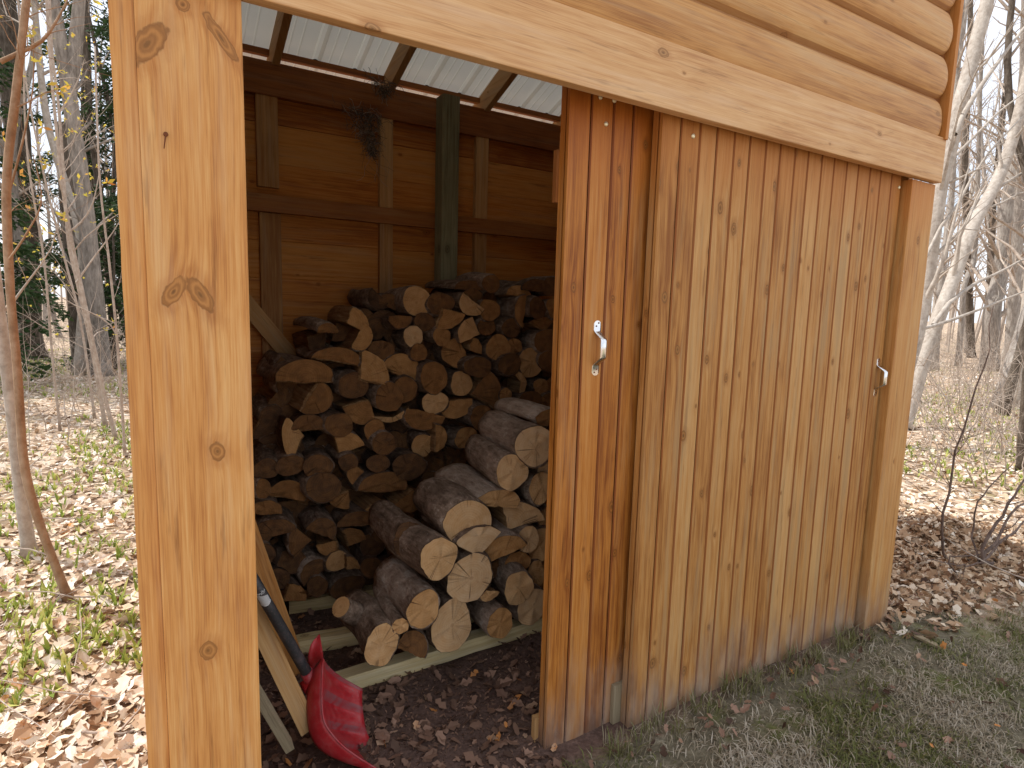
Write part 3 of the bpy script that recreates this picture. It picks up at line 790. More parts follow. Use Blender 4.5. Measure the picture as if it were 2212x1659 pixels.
rail((729, 1506), (1176, 1363), 0, 0, .085, .055, (.0, .7), 'longest pale squared timber on the floor under the front edge of the log stack')
rail((646, 1418), (760, 1396), 1, 0, .085, .055, (.02, 1.0), 'second pale timber under the logs, behind the branch stub log')
rail((625, 1328), (742, 1310), 2, 0, .085, .055, (.0, 1.6), 'rearmost greenish timber showing under the dark lower logs')
# ------------------------------------------------------------------ things inside the shed
A9 = lambda x, y: (547.2+.2621*x, 1224+.2621*y)
def plastic(name, c1, c2, rough):
    M = Mat(name, rough, .5); x, y, z = M.pos(); n = M.noise(M.vec(x*30, y*30, z*30), 1, 4, .6); d = M.noise(M.vec(x*160, y*160, z*160), 1, 3, .6)
    c = M.mix(n.ss(.3, .7), c1, c2); c = M.mix(d.ss(.52, .72)*.30+n.ss(.45, .75)*.28, c, (.21, .12, .115)); c = M.mix(M.attr('tone')*(1. if 'red' in name else 0.)*(n.ss(.25, .6))*.75, c, (.20, .095, .105)); M.color(c); M.rough(n*.25+rough-.1); M.bump(d, .0006, .5); return M.mat
M_red = plastic('red_shovel_plastic', (.34, .010, .016), (.46, .020, .026), .45)
M_blk = plastic('black_handle_grip', (.020, .020, .022), (.035, .035, .038), .5)
M_lab = plastic('silver_label', (.45, .45, .46), (.55, .55, .55), .35)
M_wht = plastic('white_print', (.75, .75, .75), (.8, .8, .8), .5)
def resample(pts, n):
    L = [0]
    for a, b in zip(pts, pts[1:]): L.append(L[-1]+(Vector(b)-Vector(a)).length)
    out = []
    for k in range(n):
        t = L[-1]*k/(n-1); i = 0
        while i < len(L)-2 and L[i+1] < t: i += 1
        q = (t-L[i])/max(1e-9, L[i+1]-L[i])
        p = [Vector(pts[max(0, min(len(pts)-1, i+d))]) for d in (-1, 0, 1, 2)]
        out.append(.5*((2*p[1])+(p[2]-p[0])*q+(2*p[0]-5*p[1]+4*p[2]-p[3])*q*q+(3*p[1]-p[0]-3*p[2]+p[3])*q**3))
    return out
def curve9(pts, Y0, Y1, n=28):
    w = [at(*A9(x, y), Y0+(Y1-Y0)*i/(len(pts)-1)) for i, (x, y) in enumerate(pts)]
    return resample(w, n)
def patch(mb, ca, cb, nv=8, ribs=0., dirv=Yv, bulge=0.):
    i0 = len(mb.v); n = len(ca)
    for i in range(n):
        for j in range(nv+1):
            q = j/nv; p = ca[i].lerp(cb[i], q)
            env = min(1, q*5, (1-q)*3)
            rb = ribs*env*(.5+.5*math.sin(i/(n-1)*2*math.pi*4.6))**2 if 0 < q else 0
            mb.v.append(p+dirv*(bulge*math.sin(q*math.pi)-rb))
    for i in range(n-1):
        for j in range(nv):
            a = i0+i*(nv+1)+j; mb.face((a, a+1, a+nv+2, a+nv+1), None, (max(0, math.cos((i+.5)/(n-1)*2*math.pi*4.6))*min(1, j/2) if ribs else 0), 0, 0, True)
rim = curve9([(572, 752), (566, 900), (562, 1060), (566, 1180), (585, 1280), (645, 1375), (730, 1470), (850, 1560), (1000, 1655), (1050, 1690)], .40, .255)
far = curve9([(900, 1005), (895, 1100), (905, 1210), (925, 1330), (965, 1430), (1020, 1520), (1060, 1590), (1085, 1650), (1100, 1700), (1110, 1730)], .50, .36)
outl = curve9([(482, 870), (448, 990), (440, 1120), (446, 1250), (462, 1360), (515, 1470), (620, 1555), (760, 1615), (940, 1668), (1045, 1705)], .45, .285)
mb = MB(); patch(mb, rim, far, 14, .022, Vector((.25, -.9, .45)), -.035); patch(mb, outl, rim, 6, 0, Vector((-.5, -.5, -.2)), .010)
ear_l = curve9([(548, 562), (480, 630), (452, 735), (456, 830), (482, 870)], .52, .45, 10); ear_r = curve9([(548, 562), (562, 640), (572, 700), (574, 740), (572, 752)], .52, .40, 10)
patch(mb, ear_l, ear_r, 5, 0, Yv, .008)
col_a = curve9([(380, 958), (440, 920), (500, 860), (540, 800), (572, 752)], .46, .40, 10); col_b = curve9([(432, 1060), (450, 1010), (490, 960), (530, 880), (572, 760)], .45, .40, 10)
patch(mb, col_a, col_b, 5, 0, Vector((0, -1, 0)), .012)
c0 = at(*A9(455, 905), .452)
sv = empty('snow_shovel', gat(790, 1640)); tag(sv, 'red plastic snow shovel with black handle leaning in the left front corner of the shed', 'snow shovel')
sc = mb.build('scoop', M_red, sv); md = sc.modifiers.new('thick', 'SOLIDIFY'); md.thickness = .003; md.offset = 0; tag(sc, 'ribbed red scoop')
ht = at(*A9(-180, -210), .40)
mb = MB(); hb = at(*A9(470, 925), .445); mb.tube([hb, hb.lerp(ht, .04), hb.lerp(ht, .5), ht], [.0145, .0165, .0165, .016], 20)
hd = mb.build('handle', M_blk, sv)
mb = MB(); mb.tube([p-Yv*.002 for p in rim], [.0028]*len(rim), 8); lip = mb.build('lip', M_red, sv); lip.parent = sc; lip.location = (0, 0, 0)
mb = MB(); mb.tube([hb.lerp(ht, -.05), hb.lerp(ht, .06)], [.021, .019], 20); mb.build('socket', M_red, sv)
# silver label with white print wrapped on the handle
dv = (ht-hb).normalized(); side = dv.cross((CAM-hb).normalized()).normalized(); out = side.cross(dv).normalized()
def wrap(s_, th, r=.0169): return hb+dv*s_+(out*math.cos(th)+side*math.sin(th))*r
Lb = (at(*A9(105, 275), .43)-hb).length
def lab(mb, pts, r):
    i = len(mb.v); mb.v += [wrap(a, b, r) for a, b in pts]; mb.face(range(i, i+len(pts)), None, .5, 0, 0, True)
mb = MB(); K = 10
for k in range(K):
    t0, t1 = -1.1+1.9*k/K, -1.1+1.9*(k+1)/K
    lo0, lo1 = Lb+.004*abs(t0+.15)**2*2, Lb+.004*abs(t1+.15)**2*2
    lab(mb, [(lo0, t0), (lo1, t1), (Lb+.034-.008*t1, t1), (Lb+.034-.008*t0, t0)], .0171)
lo = mb.build('label', M_lab, sv)
mb = MB()
for k in range(K):
    t0, t1 = -1.15+2.0*k/K, -1.15+2.0*(k+1)/K
    for (b0, hh) in ((-.002, .002),):
        lab(mb, [(Lb+b0+.004*abs(t0+.15)**2*2, t0), (Lb+b0+.004*abs(t1+.15)**2*2, t1), (Lb+b0+hh+.004*abs(t1+.15)**2*2, t1), (Lb+b0+hh+.004*abs(t0+.15)**2*2, t0)], .01735)
rr = random.Random(3); s0 = Lb+.040
for k in range(9):                                                 # worn white lettering
    t = -.9+.19*k; h_ = rr.uniform(.006, .013); j = rr.uniform(-.002, .002)
    lab(mb, [(s0+j, t), (s0+j, t+.045), (s0+j+h_, t+.045+.05), (s0+j+h_, t+.05)], .01735)
    lab(mb, [(s0+j+h_*.5, t+.03), (s0+j+h_*.5, t+.15), (s0+j+h_*.5+.0016, t+.15), (s0+j+h_*.5+.0016, t+.03)], .01740)
w = mb.build('print', M_wht, lo); w.location = (0, 0, 0)
# leaning boards
def lean(pt, pb, Yt, Yb, w, th, mat, label, ext=.3, tone=.5):
    a = at(*pb, Yb); b = at(*pt, Yt); d = (b-a); L = d.length+ext; d.normalize()
    wv = (X-d*X.dot(d)).normalized()*w; tv = d.cross(wv).normalized()*th
    if tv.y < 0: tv = -tv
    mb = MB(); mb.box(a, d*L, wv, tv, tone); o = mb.build('leaning_board', mat, None, .0015); recenter(o, a); return tag(o, label, 'board', 'scrap boards leaning in the left corner')
lean((543, 1160), (617, 1366), 1.02, 1.12, .020, .075, M_int, 'narrow board standing behind the shovel handle, farthest of the leaning scraps', .25, .8)
lean((505, 1150), (625, 1472), .78, .92, .075, .02, M_board, 'orange stained board leaning directly beneath the shovel handle', .2, .3)
lean((548, 1378), (651, 1592), .44, .40, .055, .022, M_stud, 'tan board with split grain leaning left of the red scoop', .4, .75)
lean((540, 1500), (618, 1630), .30, .33, .026, .045, M_greyb, 'short weathered grey stick of wood lowest in the left corner', .2, .6)
# bird nest
def nest(c, n, spread, label, tail):
    M = bpy.data.materials.get('dry_nest_fibre')
    if not M:
        mm = Mat('dry_nest_fibre', .95, .1); t = mm.attr('tone'); mm.color(mm.ramp(t, [(0, (.05, .042, .035)), (.6, (.17, .145, .12)), (1, (.42, .38, .33))])); M = mm.mat
    mb = MB(); rr = random.Random(n)
    for k in range(n):
        t = rr.random(); w = spread[0]*(1-t)**.8
        p = Vector((c.x+rr.gauss(0, .35)*w+tail*t, c.y-rr.random()*.06*(1-t*.6), c.z-t*spread[1]))
        d = Vector((rr.gauss(0, 1), rr.gauss(0, .35), rr.gauss(0, .8)-t*.8)).normalized(); l = rr.uniform(.02, .07); pts = [p]
        for q in range(4):
            d = (d+Vector((rr.gauss(0, .35), rr.gauss(0, .2), rr.gauss(0, .35)-.1))).normalized(); p = p+d*l/4; p.y = min(p.y, c.y); pts.append(p)
        mb.tube(pts, rr.uniform(.0006, .0014), 4, rr.random(), cap=False)
    o = mb.build('bird_nest', M); recenter(o, c); return tag(o, label, 'bird nest')
p = at(780, 236, 1.955); nest(p, 600, (.17, .22), 'ragged hanging bird nest of grey grass under the rear plate', .06)
p = at(818, 176, 1.95); nest(p, 200, (.15, .06), 'thin remnant of a bird nest on the beam below the second rafter', .03)
o = None
mb = MB(); rr = random.Random(8)
for k in range(16):                                                # loose strands below the nest
    a = at(800+rr.uniform(-14, 30), 300+rr.uniform(-60, 60), 1.95); pts = [a]; d = Vector((rr.gauss(.15, .3), 0, -1))
    for q in range(6): d = (d+Vector((rr.gauss(0, .5), 0, rr.gauss(0, .2)))).normalized(); a = a+d*rr.uniform(.01, .035); pts.append(a)
    mb.tube(pts, .0007, 4, rr.random(), cap=False)
o = mb.build('hanging_strands', bpy.data.materials['dry_nest_fibre']); tag(o, 'loose dry grass strands dangling below the hanging nest', 'dry grass')

# ------------------------------------------------------------------ ground
def inshed(x, y): return -.03 < x < 3.04 and .0 < y < 2.06
def gz(x, y):
    z = GZ+.010*noise.noise(Vector((x*1.3, y*1.3, 0)))+.006*noise.noise(Vector((x*6, y*6, 2)))
    d = math.hypot(x-1.5, y-1)
    z += ss(3, 14, d)*(.16*noise.noise(Vector((x*.16, y*.16, 5)))+.05*noise.noise(Vector((x*.6, y*.6, 8))))
    z += .11*math.exp(-((x-4.45)/.45)**2-((y-.42)/.22)**2)
    return z
def axis(lo, hi, a, b, fine, g=1.16):
    c = list(np.arange(a, b, fine)); s_ = fine; p = c[-1]
    while p < hi: s_ *= g; p += s_; c.append(p)
    s_ = fine; p = a; L_ = []
    while p > lo: s_ *= g; p -= s_; L_.append(p)
    return L_[::-1]+c
xs = axis(-400, 400, -1.6, 6.2, .055); ys = axis(-300, 400, -2.2, 3.2, .055)
V = [(x, y, gz(x, y)) for y in ys for x in xs]; nx = len(xs)
F = [(j*nx+i, j*nx+i+1, (j+1)*nx+i+1, (j+1)*nx+i) for j in range(len(ys)-1) for i in range(nx-1)]
def ground_mat():
    M = Mat('leaf_litter_ground', .95, .1); x, y, z = M.pos(); v = M.vec(x, y, 0.)
    n1 = M.noise(v, 1.1, 4, .6); n2 = M.noise(v, 14., 4, .65); n3 = M.noise(v, 70., 3, .6)
    vo = M.voro(v, 19., '2D'); cr, cg = M.sep(vo.outputs['Color'])[:2]
    litter = M.ramp(cr*.6+n2*.5+n3*.2-.15, [(.15, (.13, .085, .06)), (.4, (.36, .25, .16)), (.65, (.55, .42, .31)), (.9, (.68, .58, .48))])
    litter = M.mix((n1*.7+n2*.3).ss(.52, .62)*.30, litter, (.15, .20, .06))
    lawn = M.ramp(n2*.5+n3*.5, [(.3, (.065, .055, .038)), (.5, (.155, .135, .092)), (.7, (.25, .22, .155))])
    moss = M.noise(v, 3.2, 3, .6); lawn = M.mix((y*-1.).ss(2.6, 5.)*.8, lawn, (.34, .30, .17)); lawn = M.mix((moss*.8+n2*.2).ss(.52, .62)*.7, lawn, M.mix(n3, (.07, .085, .02), (.14, .16, .035)))  # unseen lawn behind the camera paled to bounce light into the shed
    soil = M.ramp(n2*.5+n3*.5, [(.3, (.055, .034, .027)), (.6, (.155, .098, .078)), (.8, (.25, .17, .14))])
    edge = n1*.5+n2*.25
    lm = (y+edge).ss(.52, .38)*x.ss(.05, .25)*(x+edge).ss(4.3, 3.5)
    sm = (y+n2*.08).ss(.0, .12)*y.ss(2.1, 2.0)*x.ss(-.05, .0)*x.ss(3.05, 3.0)
    c = M.mix(lm, litter, lawn); c = M.mix(sm, c, soil); M.color(c); M.bump(n2*.6+n3*.5+cr*.3, .012, 1.); return M.mat
g_ = np_mesh('ground', V, F, [.5]*len(F), ground_mat()); g_['kind'] = 'structure'
g_.data.polygons.foreach_set('use_smooth', [True]*len(F))

def leaf_mat(name, stops, tr=.3):
    M = Mat(name, .75, .2); t = M.attr('tone'); x, y, z = M.pos(); n = M.noise(M.vec(x*40, y*40, z*40), 1, 3)
    c = M.ramp(t+(n-.5)*.18, stops); M.color(c); M.transl(c, tr); return M.mat
M_leafL = leaf_mat('dry_fallen_leaves', [(0, (.16, .085, .045)), (.3, (.42, .27, .16)), (.55, (.64, .50, .35)), (.75, (.76, .66, .53)), (.92, (.84, .78, .69)), (1, (.55, .26, .07))], .08)  # pale stops lifted above natural leaf colour, standing in for stronger sun
M_leafD = leaf_mat('dark_brown_leaves', [(0, (.07, .040, .028)), (.45, (.20, .115, .078)), (.78, (.33, .20, .14)), (.93, (.48, .32, .21)), (1, (.58, .24, .07))], .1)  # darker leaf colours for the shed floor, chips and lawn
M_green = leaf_mat('young_green_leaves', [(0, (.17, .24, .045)), (.5, (.36, .43, .09)), (1, (.62, .60, .20))], .3)
M_yel = leaf_mat('yellow_buds', [(0, (.50, .42, .06)), (.6, (.62, .52, .10)), (1, (.60, .28, .08))], .45)
M_grass = leaf_mat('dry_lawn_grass', [(0, (.10, .115, .035)), (.22, (.20, .20, .07)), (.34, (.26, .22, .14)), (.7, (.40, .34, .25)), (1, (.56, .50, .41))], .25)
def leaves(name, pts, smin, smax, tone_f, mat, seed, flat=.35, lobes=True, label=None, cat=None, aspect=.62):
    rg = np.random.default_rng(seed); P = np.array(pts, float); n = len(P)
    s_ = rg.uniform(smin, smax, n); yaw = rg.uniform(0, 2*np.pi, n); tl = rg.normal(0, flat, n); rl = rg.normal(0, flat, n); cu = rg.uniform(-.1, .5, n)
    side = np.array([(0, 0), (.18, .42), (.36, .30), (.58, .48), (.80, .22), (1, 0)]) if lobes else np.array([(0, 0), (.2, .3), (.45, .42), (.7, .32), (.9, .12), (1, 0)])
    Vs = []
    for sgn in (1, -1):
        for (a, b) in side:
            jit = rg.uniform(.75, 1.25, n)
            lx = (a-.5)*s_; ly = sgn*b*s_*aspect*jit; lz = cu*(np.abs(ly)+.5*(lx/s_)**2*s_)+rg.normal(0, .03, n)*s_
            y1 = ly*np.cos(rl)-lz*np.sin(rl); z1 = ly*np.sin(rl)+lz*np.cos(rl)
            x2 = lx*np.cos(tl)+z1*np.sin(tl); z2 = -lx*np.sin(tl)+z1*np.cos(tl)
            Vs.append(np.stack([P[:, 0]+x2*np.cos(yaw)-y1*np.sin(yaw), P[:, 1]+x2*np.sin(yaw)+y1*np.cos(yaw), P[:, 2]+z2+s_*.08], 1))
    VV = np.stack(Vs, 1)                                           # n,12,3
    VV[:, 6] = VV[:, 0]; VV[:, 11] = VV[:, 5]
    base = np.arange(n)[:, None]*12
    Fa = base+np.arange(6)[None]; Fb = base+np.array([11, 10, 9, 8, 7, 6])[None]
    FF = np.concatenate([Fa, Fb]); tn = tone_f(rg, n); o = np_mesh(name, VV.reshape(-1, 3), FF, np.concatenate([tn, tn]), mat)
    tag(o, label, cat, kind='stuff'); return o
def polar(rr, n, az0, az1, r0_, r1_, ok, power=1.35):
    out = []
    while len(out) < n:
        a = R(rr.uniform(az0, az1)); q = rr.random(); r_ = (r0_**(2-power*1.0)+(r1_**(2-power)-r0_**(2-power))*q)**(1/(2-power)) if abs(power-2) > 1e-3 else r0_*(r1_/r0_)**q
        x, y = math.sin(a)*r_, -CD+math.cos(a)*r_
        if ok(x, y, rr): out.append((x, y, gz(x, y)+rr.random()*.012))
    return out
rr = random.Random(21)
okl = lambda x, y, r: not inshed(x, y) and x < 0.0
def okr(x, y, r):
    if inshed(x, y): return False
    e = noise.noise(Vector((x*1.5, y*1.5, 0)))*.25
    return r.random() < ss(-.35, .35, y+e+max(0, x-3.6)*.45)
sunlit_tone = lambda rg, n: np.where(rg.random(n) < .06, rg.uniform(.9, 1, n), np.clip(rg.normal(.69, .25, n), 0, .95))  # tones pushed to the pale end so the leaves look sunlit
leaves('fallen_leaves', polar(rr, 15000, -26, 1.5, 1.7, 17, okl, 1.5)+polar(rr, 14000, 59, 84, 5.0, 26, okr, 1.3), .020, .088, sunlit_tone, M_leafL, 3, .45, True, 'dry fallen leaves coloured paler for the sun, carpeting the woodland floor around the shed', 'leaves')
leaves('shade_toned_leaves', polar(rr, 6500, 59, 84, 3.2, 5.4, okr, 1.0), .03, .085, lambda rg, n: np.clip(rg.normal(.38, .22, n), 0, .9), M_leafL, 4, .55, True, 'brown curled leaves, toned darker for the shade, heaped past the right corner of the shed', 'leaves')  # tone lowered here to deepen the shade on these leaves
ok_in = lambda x, y, r: .02 < x < 2.9 and .02 < y < 1.5
pin = []
while len(pin) < 3600:
    x, y = rr.uniform(.02, 2.6), rr.uniform(-.08, 1.6)
    if rr.random() < (1.25-y*.6) and not (x > 1.12 and y < .2): pin.append((x, y, gz(x, y)+rr.random()*.012))
leaves('floor_leaves', pin[:2000], .022, .060, lambda rg, n: np.clip(rg.normal(.52, .25, n), 0, 1), M_leafD, 5, .4, True, 'brown leaves lying on the dirt floor inside the shed', 'leaves')
chips = []
while len(chips) < 12000:
    x, y = rr.uniform(.02, 2.3), rr.uniform(-.1, 1.5)
    if not (x > 1.12 and y < .18): chips.append((x, y, gz(x, y)+rr.random()*.006))
leaves('bark_chips', chips, .007, .022, lambda rg, n: np.clip(rg.normal(.38, .22, n), 0, .9), M_leafD, 6, .5, False, 'crumbs of bark and rotted wood covering the shed floor', 'bark chips', .4)
# leaves blown against the door foot and over the lawn
pl = []
while len(pl) < 420:
    x = rr.uniform(.9, 4.4); y = -abs(rr.gauss(0, .10))+(.05 if x < 2.9 else .1) if rr.random() < .35 else rr.uniform(-1.3, .3)
    if not inshed(x, y): pl.append((x, y, gz(x, y)+.010+rr.random()*.012))
leaves('lawn_leaves', pl, .02, .05, lambda rg, n: np.clip(rg.normal(.45, .3, n), 0, 1), M_leafD, 7, .55, True, 'scattered brown leaves on the shaded grass and along the door foot', 'leaves')

def blades(name, pts, h0, h1, w, tone_f, mat, seed, lean_, label, cat, per=1):
    rg = np.random.default_rng(seed); P = np.repeat(np.array(pts, float), per, 0); n = len(P)
    yaw = rg.uniform(0, 2*np.pi, n); h = rg.uniform(h0, h1, n); ln = np.abs(rg.normal(lean_, lean_*.4, n)); ww = w*rg.uniform(.6, 1.3, n)
    dx, dy = np.cos(yaw), np.sin(yaw); px, py = -dy, dx
    def pt(t, sgn, wd):
        a = ln*t; r_ = h*t
        return np.stack([P[:, 0]+dx*np.sin(a)*r_+px*sgn*wd*ww, P[:, 1]+dy*np.sin(a)*r_+py*sgn*wd*ww, P[:, 2]+np.cos(a)*r_], 1)
    VV = np.stack([pt(0, 1, .5), pt(0, -1, .5), pt(.5, -1, 1.), pt(.5, 1, 1.), pt(1, -1, .12), pt(1, 1, .12)], 1)
    b = np.arange(n)[:, None]*6; FF = np.concatenate([b+np.array([0, 1, 2, 3])[None], b+np.array([3, 2, 4, 5])[None]])
    tn = tone_f(rg, n, P); o = np_mesh(name, VV.reshape(-1, 3), FF, np.concatenate([tn, tn]), mat); return tag(o, label, cat, kind='stuff')
pg = []
while len(pg) < 52000:
    a = R(rr.uniform(30, 82)); r_ = 1.1+rr.random()**1.25*4.2; x, y = math.sin(a)*r_, -CD+math.cos(a)*r_
    e = noise.noise(Vector((x*1.5, y*1.5, 4)))*.25
    yl = .03 if x < 2.84 else 0
    if noise.noise(Vector((x*4.5, y*4.5, 31)))+.5*noise.noise(Vector((x*12, y*12, 3)))-.9*ss(-.35, .0, y) < -.42+rr.random()*.35 and rr.random() < .8: continue
    if y < yl+.01 and x > .75 and rr.random() > ss(-.45, .1, y+e)*.55 and rr.random() > ss(3.6, 4.6, x+e): pg.append((x, y, gz(x, y)-.002))
def gt(rg, n, P):
    m = np.array([noise.noise(Vector((p[0]*2.2, p[1]*2.2, 7)))+.5*noise.noise(Vector((p[0]*7, p[1]*7, 9))) for p in P])
    return np.where(rg.random(n) < np.clip(.22+m*1.4, .02, .85), rg.uniform(0, .24, n), np.clip(rg.uniform(.3, .9, n)-m*.35, .28, 1))
blades('lawn_grass', pg, .014, .058, .0019, gt, M_grass, 9, 1.15, 'short matted dry and green grass in the shade before the shed doors', 'grass')
tufts = []
for k in range(60):
    x = rr.uniform(1.2, 3.0); y = rr.uniform(-.06, .035)
    for q in range(14): tufts.append((x+rr.gauss(0, .018), y+rr.gauss(0, .010), gz(x, y)))
blades('grass_tufts', tufts, .03, .10, .0018, lambda rg, n, P: rg.uniform(.05, .5, n), M_grass, 10, .5, 'upright grass tufts sprouting along the foot of the closed door', 'grass')
def okg(f, th):
    def q(x, y, r): return f(x, y, r) and noise.noise(Vector((x*.45, y*.45, 12)))+.4*noise.noise(Vector((x*1.6, y*1.6, 3)))+r.uniform(-.15, .15) > th
    return q
sp = polar(rr, 5200, -26, 1, 2.6, 20, okg(okl, -.12), .9)+polar(rr, 2400, 60, 84, 6.5, 26, okg(okr, -.05), 1.3)
blades('green_sprouts', sp, .03, .085, .007, lambda rg, n, P: rg.uniform(0, 1, n), M_green, 12, .55, 'young green woodland plants sprouting through the fallen leaves', 'ground plants', 4)
# ------------------------------------------------------------------ trees
def tbark(name, lo, mid, hi, sx=9., smooth=False):
    M = Mat(name, .9, .12); x, y, z = M.obj()
    n = M.noise(M.vec(x*sx*3, y*sx*3, z*(sx*.75 if not smooth else sx*2.5)), 1, 4, .65); b = M.noise(M.vec(x*3, y*3, z*1.3), 1, 3); s_ = M.noise(M.vec(x*80, y*80, z*60), 1, 2)
    M.color(M.ramp(n*.6+b*.35+s_*.1, [(.30, lo), (.48, mid), (.66, hi)])); M.bump(n*.8+s_*.3, .02 if not smooth else .006, 1.); return M.mat
M_bkG = tbark('grey_fissured_bark', (.11, .093, .078), (.27, .235, .205), (.44, .40, .35))
M_bkB = tbark('brown_grey_furrowed_bark', (.07, .058, .048), (.19, .165, .14), (.34, .30, .26), 7)
M_bkS = tbark('smooth_grey_bark', (.20, .165, .135), (.37, .32, .27), (.52, .47, .41), 7, True)
M_bkD = tbark('dark_conifer_bark', (.035, .028, .022), (.10, .08, .062), (.19, .16, .13))
M_bkO = tbark('orange_brown_sapling_bark', (.15, .09, .055), (.28, .18, .11), (.40, .29, .20), 7, True)
M_twig = tbark('thin_twig_bark', (.20, .155, .12), (.36, .29, .235), (.50, .43, .36), 8, True)
M_twD = tbark('dark_shrub_bark', (.05, .035, .03), (.12, .085, .07), (.22, .165, .135), 8, True)

def wander(rr, p, d, L, n, bendy, up=0.):
    pts = [Vector(p)]; d = Vector(d).normalized()
    for k in range(n):
        d = (d+Vector((rr.gauss(0, bendy), rr.gauss(0, bendy), rr.gauss(0, bendy)+up))).normalized(); pts.append(pts[-1]+d*L/n)
    return pts
def limbs(mb, rr, pts, r_, n, depth, lmin, lmax, t0=.3, up=.08, ang=.9, leafpts=None):
    Ls = len(pts)-1
    for k in range(n):
        t = rr.uniform(t0, .98)*Ls; i = min(int(t), Ls-1); p = pts[i].lerp(pts[i+1], t-i); ax = (pts[i+1]-pts[i]).normalized()
        o = ax.orthogonal().normalized(); o.rotate(Matrix.Rotation(rr.uniform(0, 6.283), 3, ax))
        d = (ax*math.cos(ang*rr.uniform(.7, 1.2))+o*math.sin(ang*rr.uniform(.7, 1.2)))
        fr = 1-t/Ls*.6; L = rr.uniform(lmin, lmax)*fr; rb = r_*(1-t/Ls*.75)*rr.uniform(.25, .5)
        q = wander(rr, p, d, L, 5, .16, up); mb.tube(q, [rb, rb*.8, rb*.62, rb*.45, rb*.3, rb*.12], 5 if depth > 0 else 4, rr.random(), cap=False)
        if depth > 0: limbs(mb, rr, q, rb, rr.randint(3, 5), depth-1, L*.25, L*.55, .15, up, .8, leafpts)
        elif leafpts is not None: leafpts.append(q[-1]); 
def tree(pts, radii, nl, mat, seed, label, group, cat='tree', name='bare_tree', lmin=.6, lmax=2.2, depth=1, t0=.25, n=10, brm=None, up=.08, ang=.9, wob=.12, extra=None, leafy=None):
    rr = random.Random(seed); base = Vector(pts[0]); P = resample(pts, max(8, len(pts)*4)); P = [p-base for p in P]
    K = len(P); rad = [radii[0]+(radii[1]-radii[0])*(i/(K-1))**.8 for i in range(K)]; rad[0] *= 1.35; rad[1] *= 1.08
    root = tag(empty(name, base), label, cat, group)
    mb = MB(); mb.tube(P, rad, n, .5, wob=wob, seed=seed); mb.build('trunk', mat, None).parent = root
    mb = MB(); lp = [] if leafy else None
    limbs(mb, rr, P, radii[0], nl, depth, lmin, lmax, t0, up, ang, lp)
    for q, r_ in (extra or []): q = [Vector(v)-base for v in q]; q = resample(q, 10); mb.tube(q, [r_*(1-.75*i/9) for i in range(10)], 7, .5, cap=False); limbs(mb, rr, q, r_, 7, 0, .1, .5, .2, up, .7, lp)
    mb.build('branches', brm or mat, None).parent = root
    if leafy:
        rgp = [p for p in lp if rr.random() < leafy]; mb = MB()
        for p in rgp:
            for k in range(rr.randint(2, 5)):
                d = Vector((rr.gauss(0, 1), rr.gauss(0, 1), rr.gauss(.2, .8))).normalized(); s_ = d.orthogonal().normalized(); s_.rotate(Matrix.Rotation(rr.uniform(0, 6), 3, d)); l = rr.uniform(.018, .042)
                i = len(mb.v); w_ = d.cross(s_)*l*.22; mb.v += [p, p+d*l*.5+w_, p+d*l, p+d*l*.5-w_]; mb.face((i, i+1, i+2, i+3), None, rr.random())
        mb.build('young_leaves', M_yel, None).parent = root
    return root
def poly(pts, Y, Y1=None): n = len(pts)-1; return [at(x, y, Y+((Y1-Y)*i/n if Y1 is not None else 0)) for i, (x, y) in enumerate(pts)]
# left side, nearest first
S1 = gat(148, 1296)
tree([S1]+poly([(115, 1210), (84, 1126), (52, 1000), (37, 792), (22, 620), (14, 400), (35, 200), (57, 0), (80, -260)], S1.y), (.019, .015), 9, M_bkO, 31, 'slim orange brown sapling leaning in an S curve nearest the left edge of the shed', 'saplings left of the shed', 'sapling', 'sapling', .3, .8, 1, .55, 10,
     extra=[(poly([(28, 300), (0, 134), (40, 115), (91, 88), (125, 40), (150, -10)][1:], S1.y), .011), (poly([(20, 560), (60, 500), (90, 430), (70, 330)], S1.y-.1), .005), (poly([(16, 430), (50, 300), (72, 180), (70, 60)], S1.y+.1), .006)], leafy=.9)
S2 = gat(64, 1203)
tree([S2]+poly([(44, 1053), (21, 844), (2, 700), (-25, 450), (-40, 150), (-50, -200)], S2.y), (.034, .020), 7, M_bkS, 32, 'pale smooth young tree crossing behind the orange brown sapling', 'saplings left of the shed', 'tree', 'bare_tree', .4, 1.1, 1, .4, 12, leafy=.7)
def gpoly(b, pts): p = gat(*b); return [p]+poly(pts, p.y)
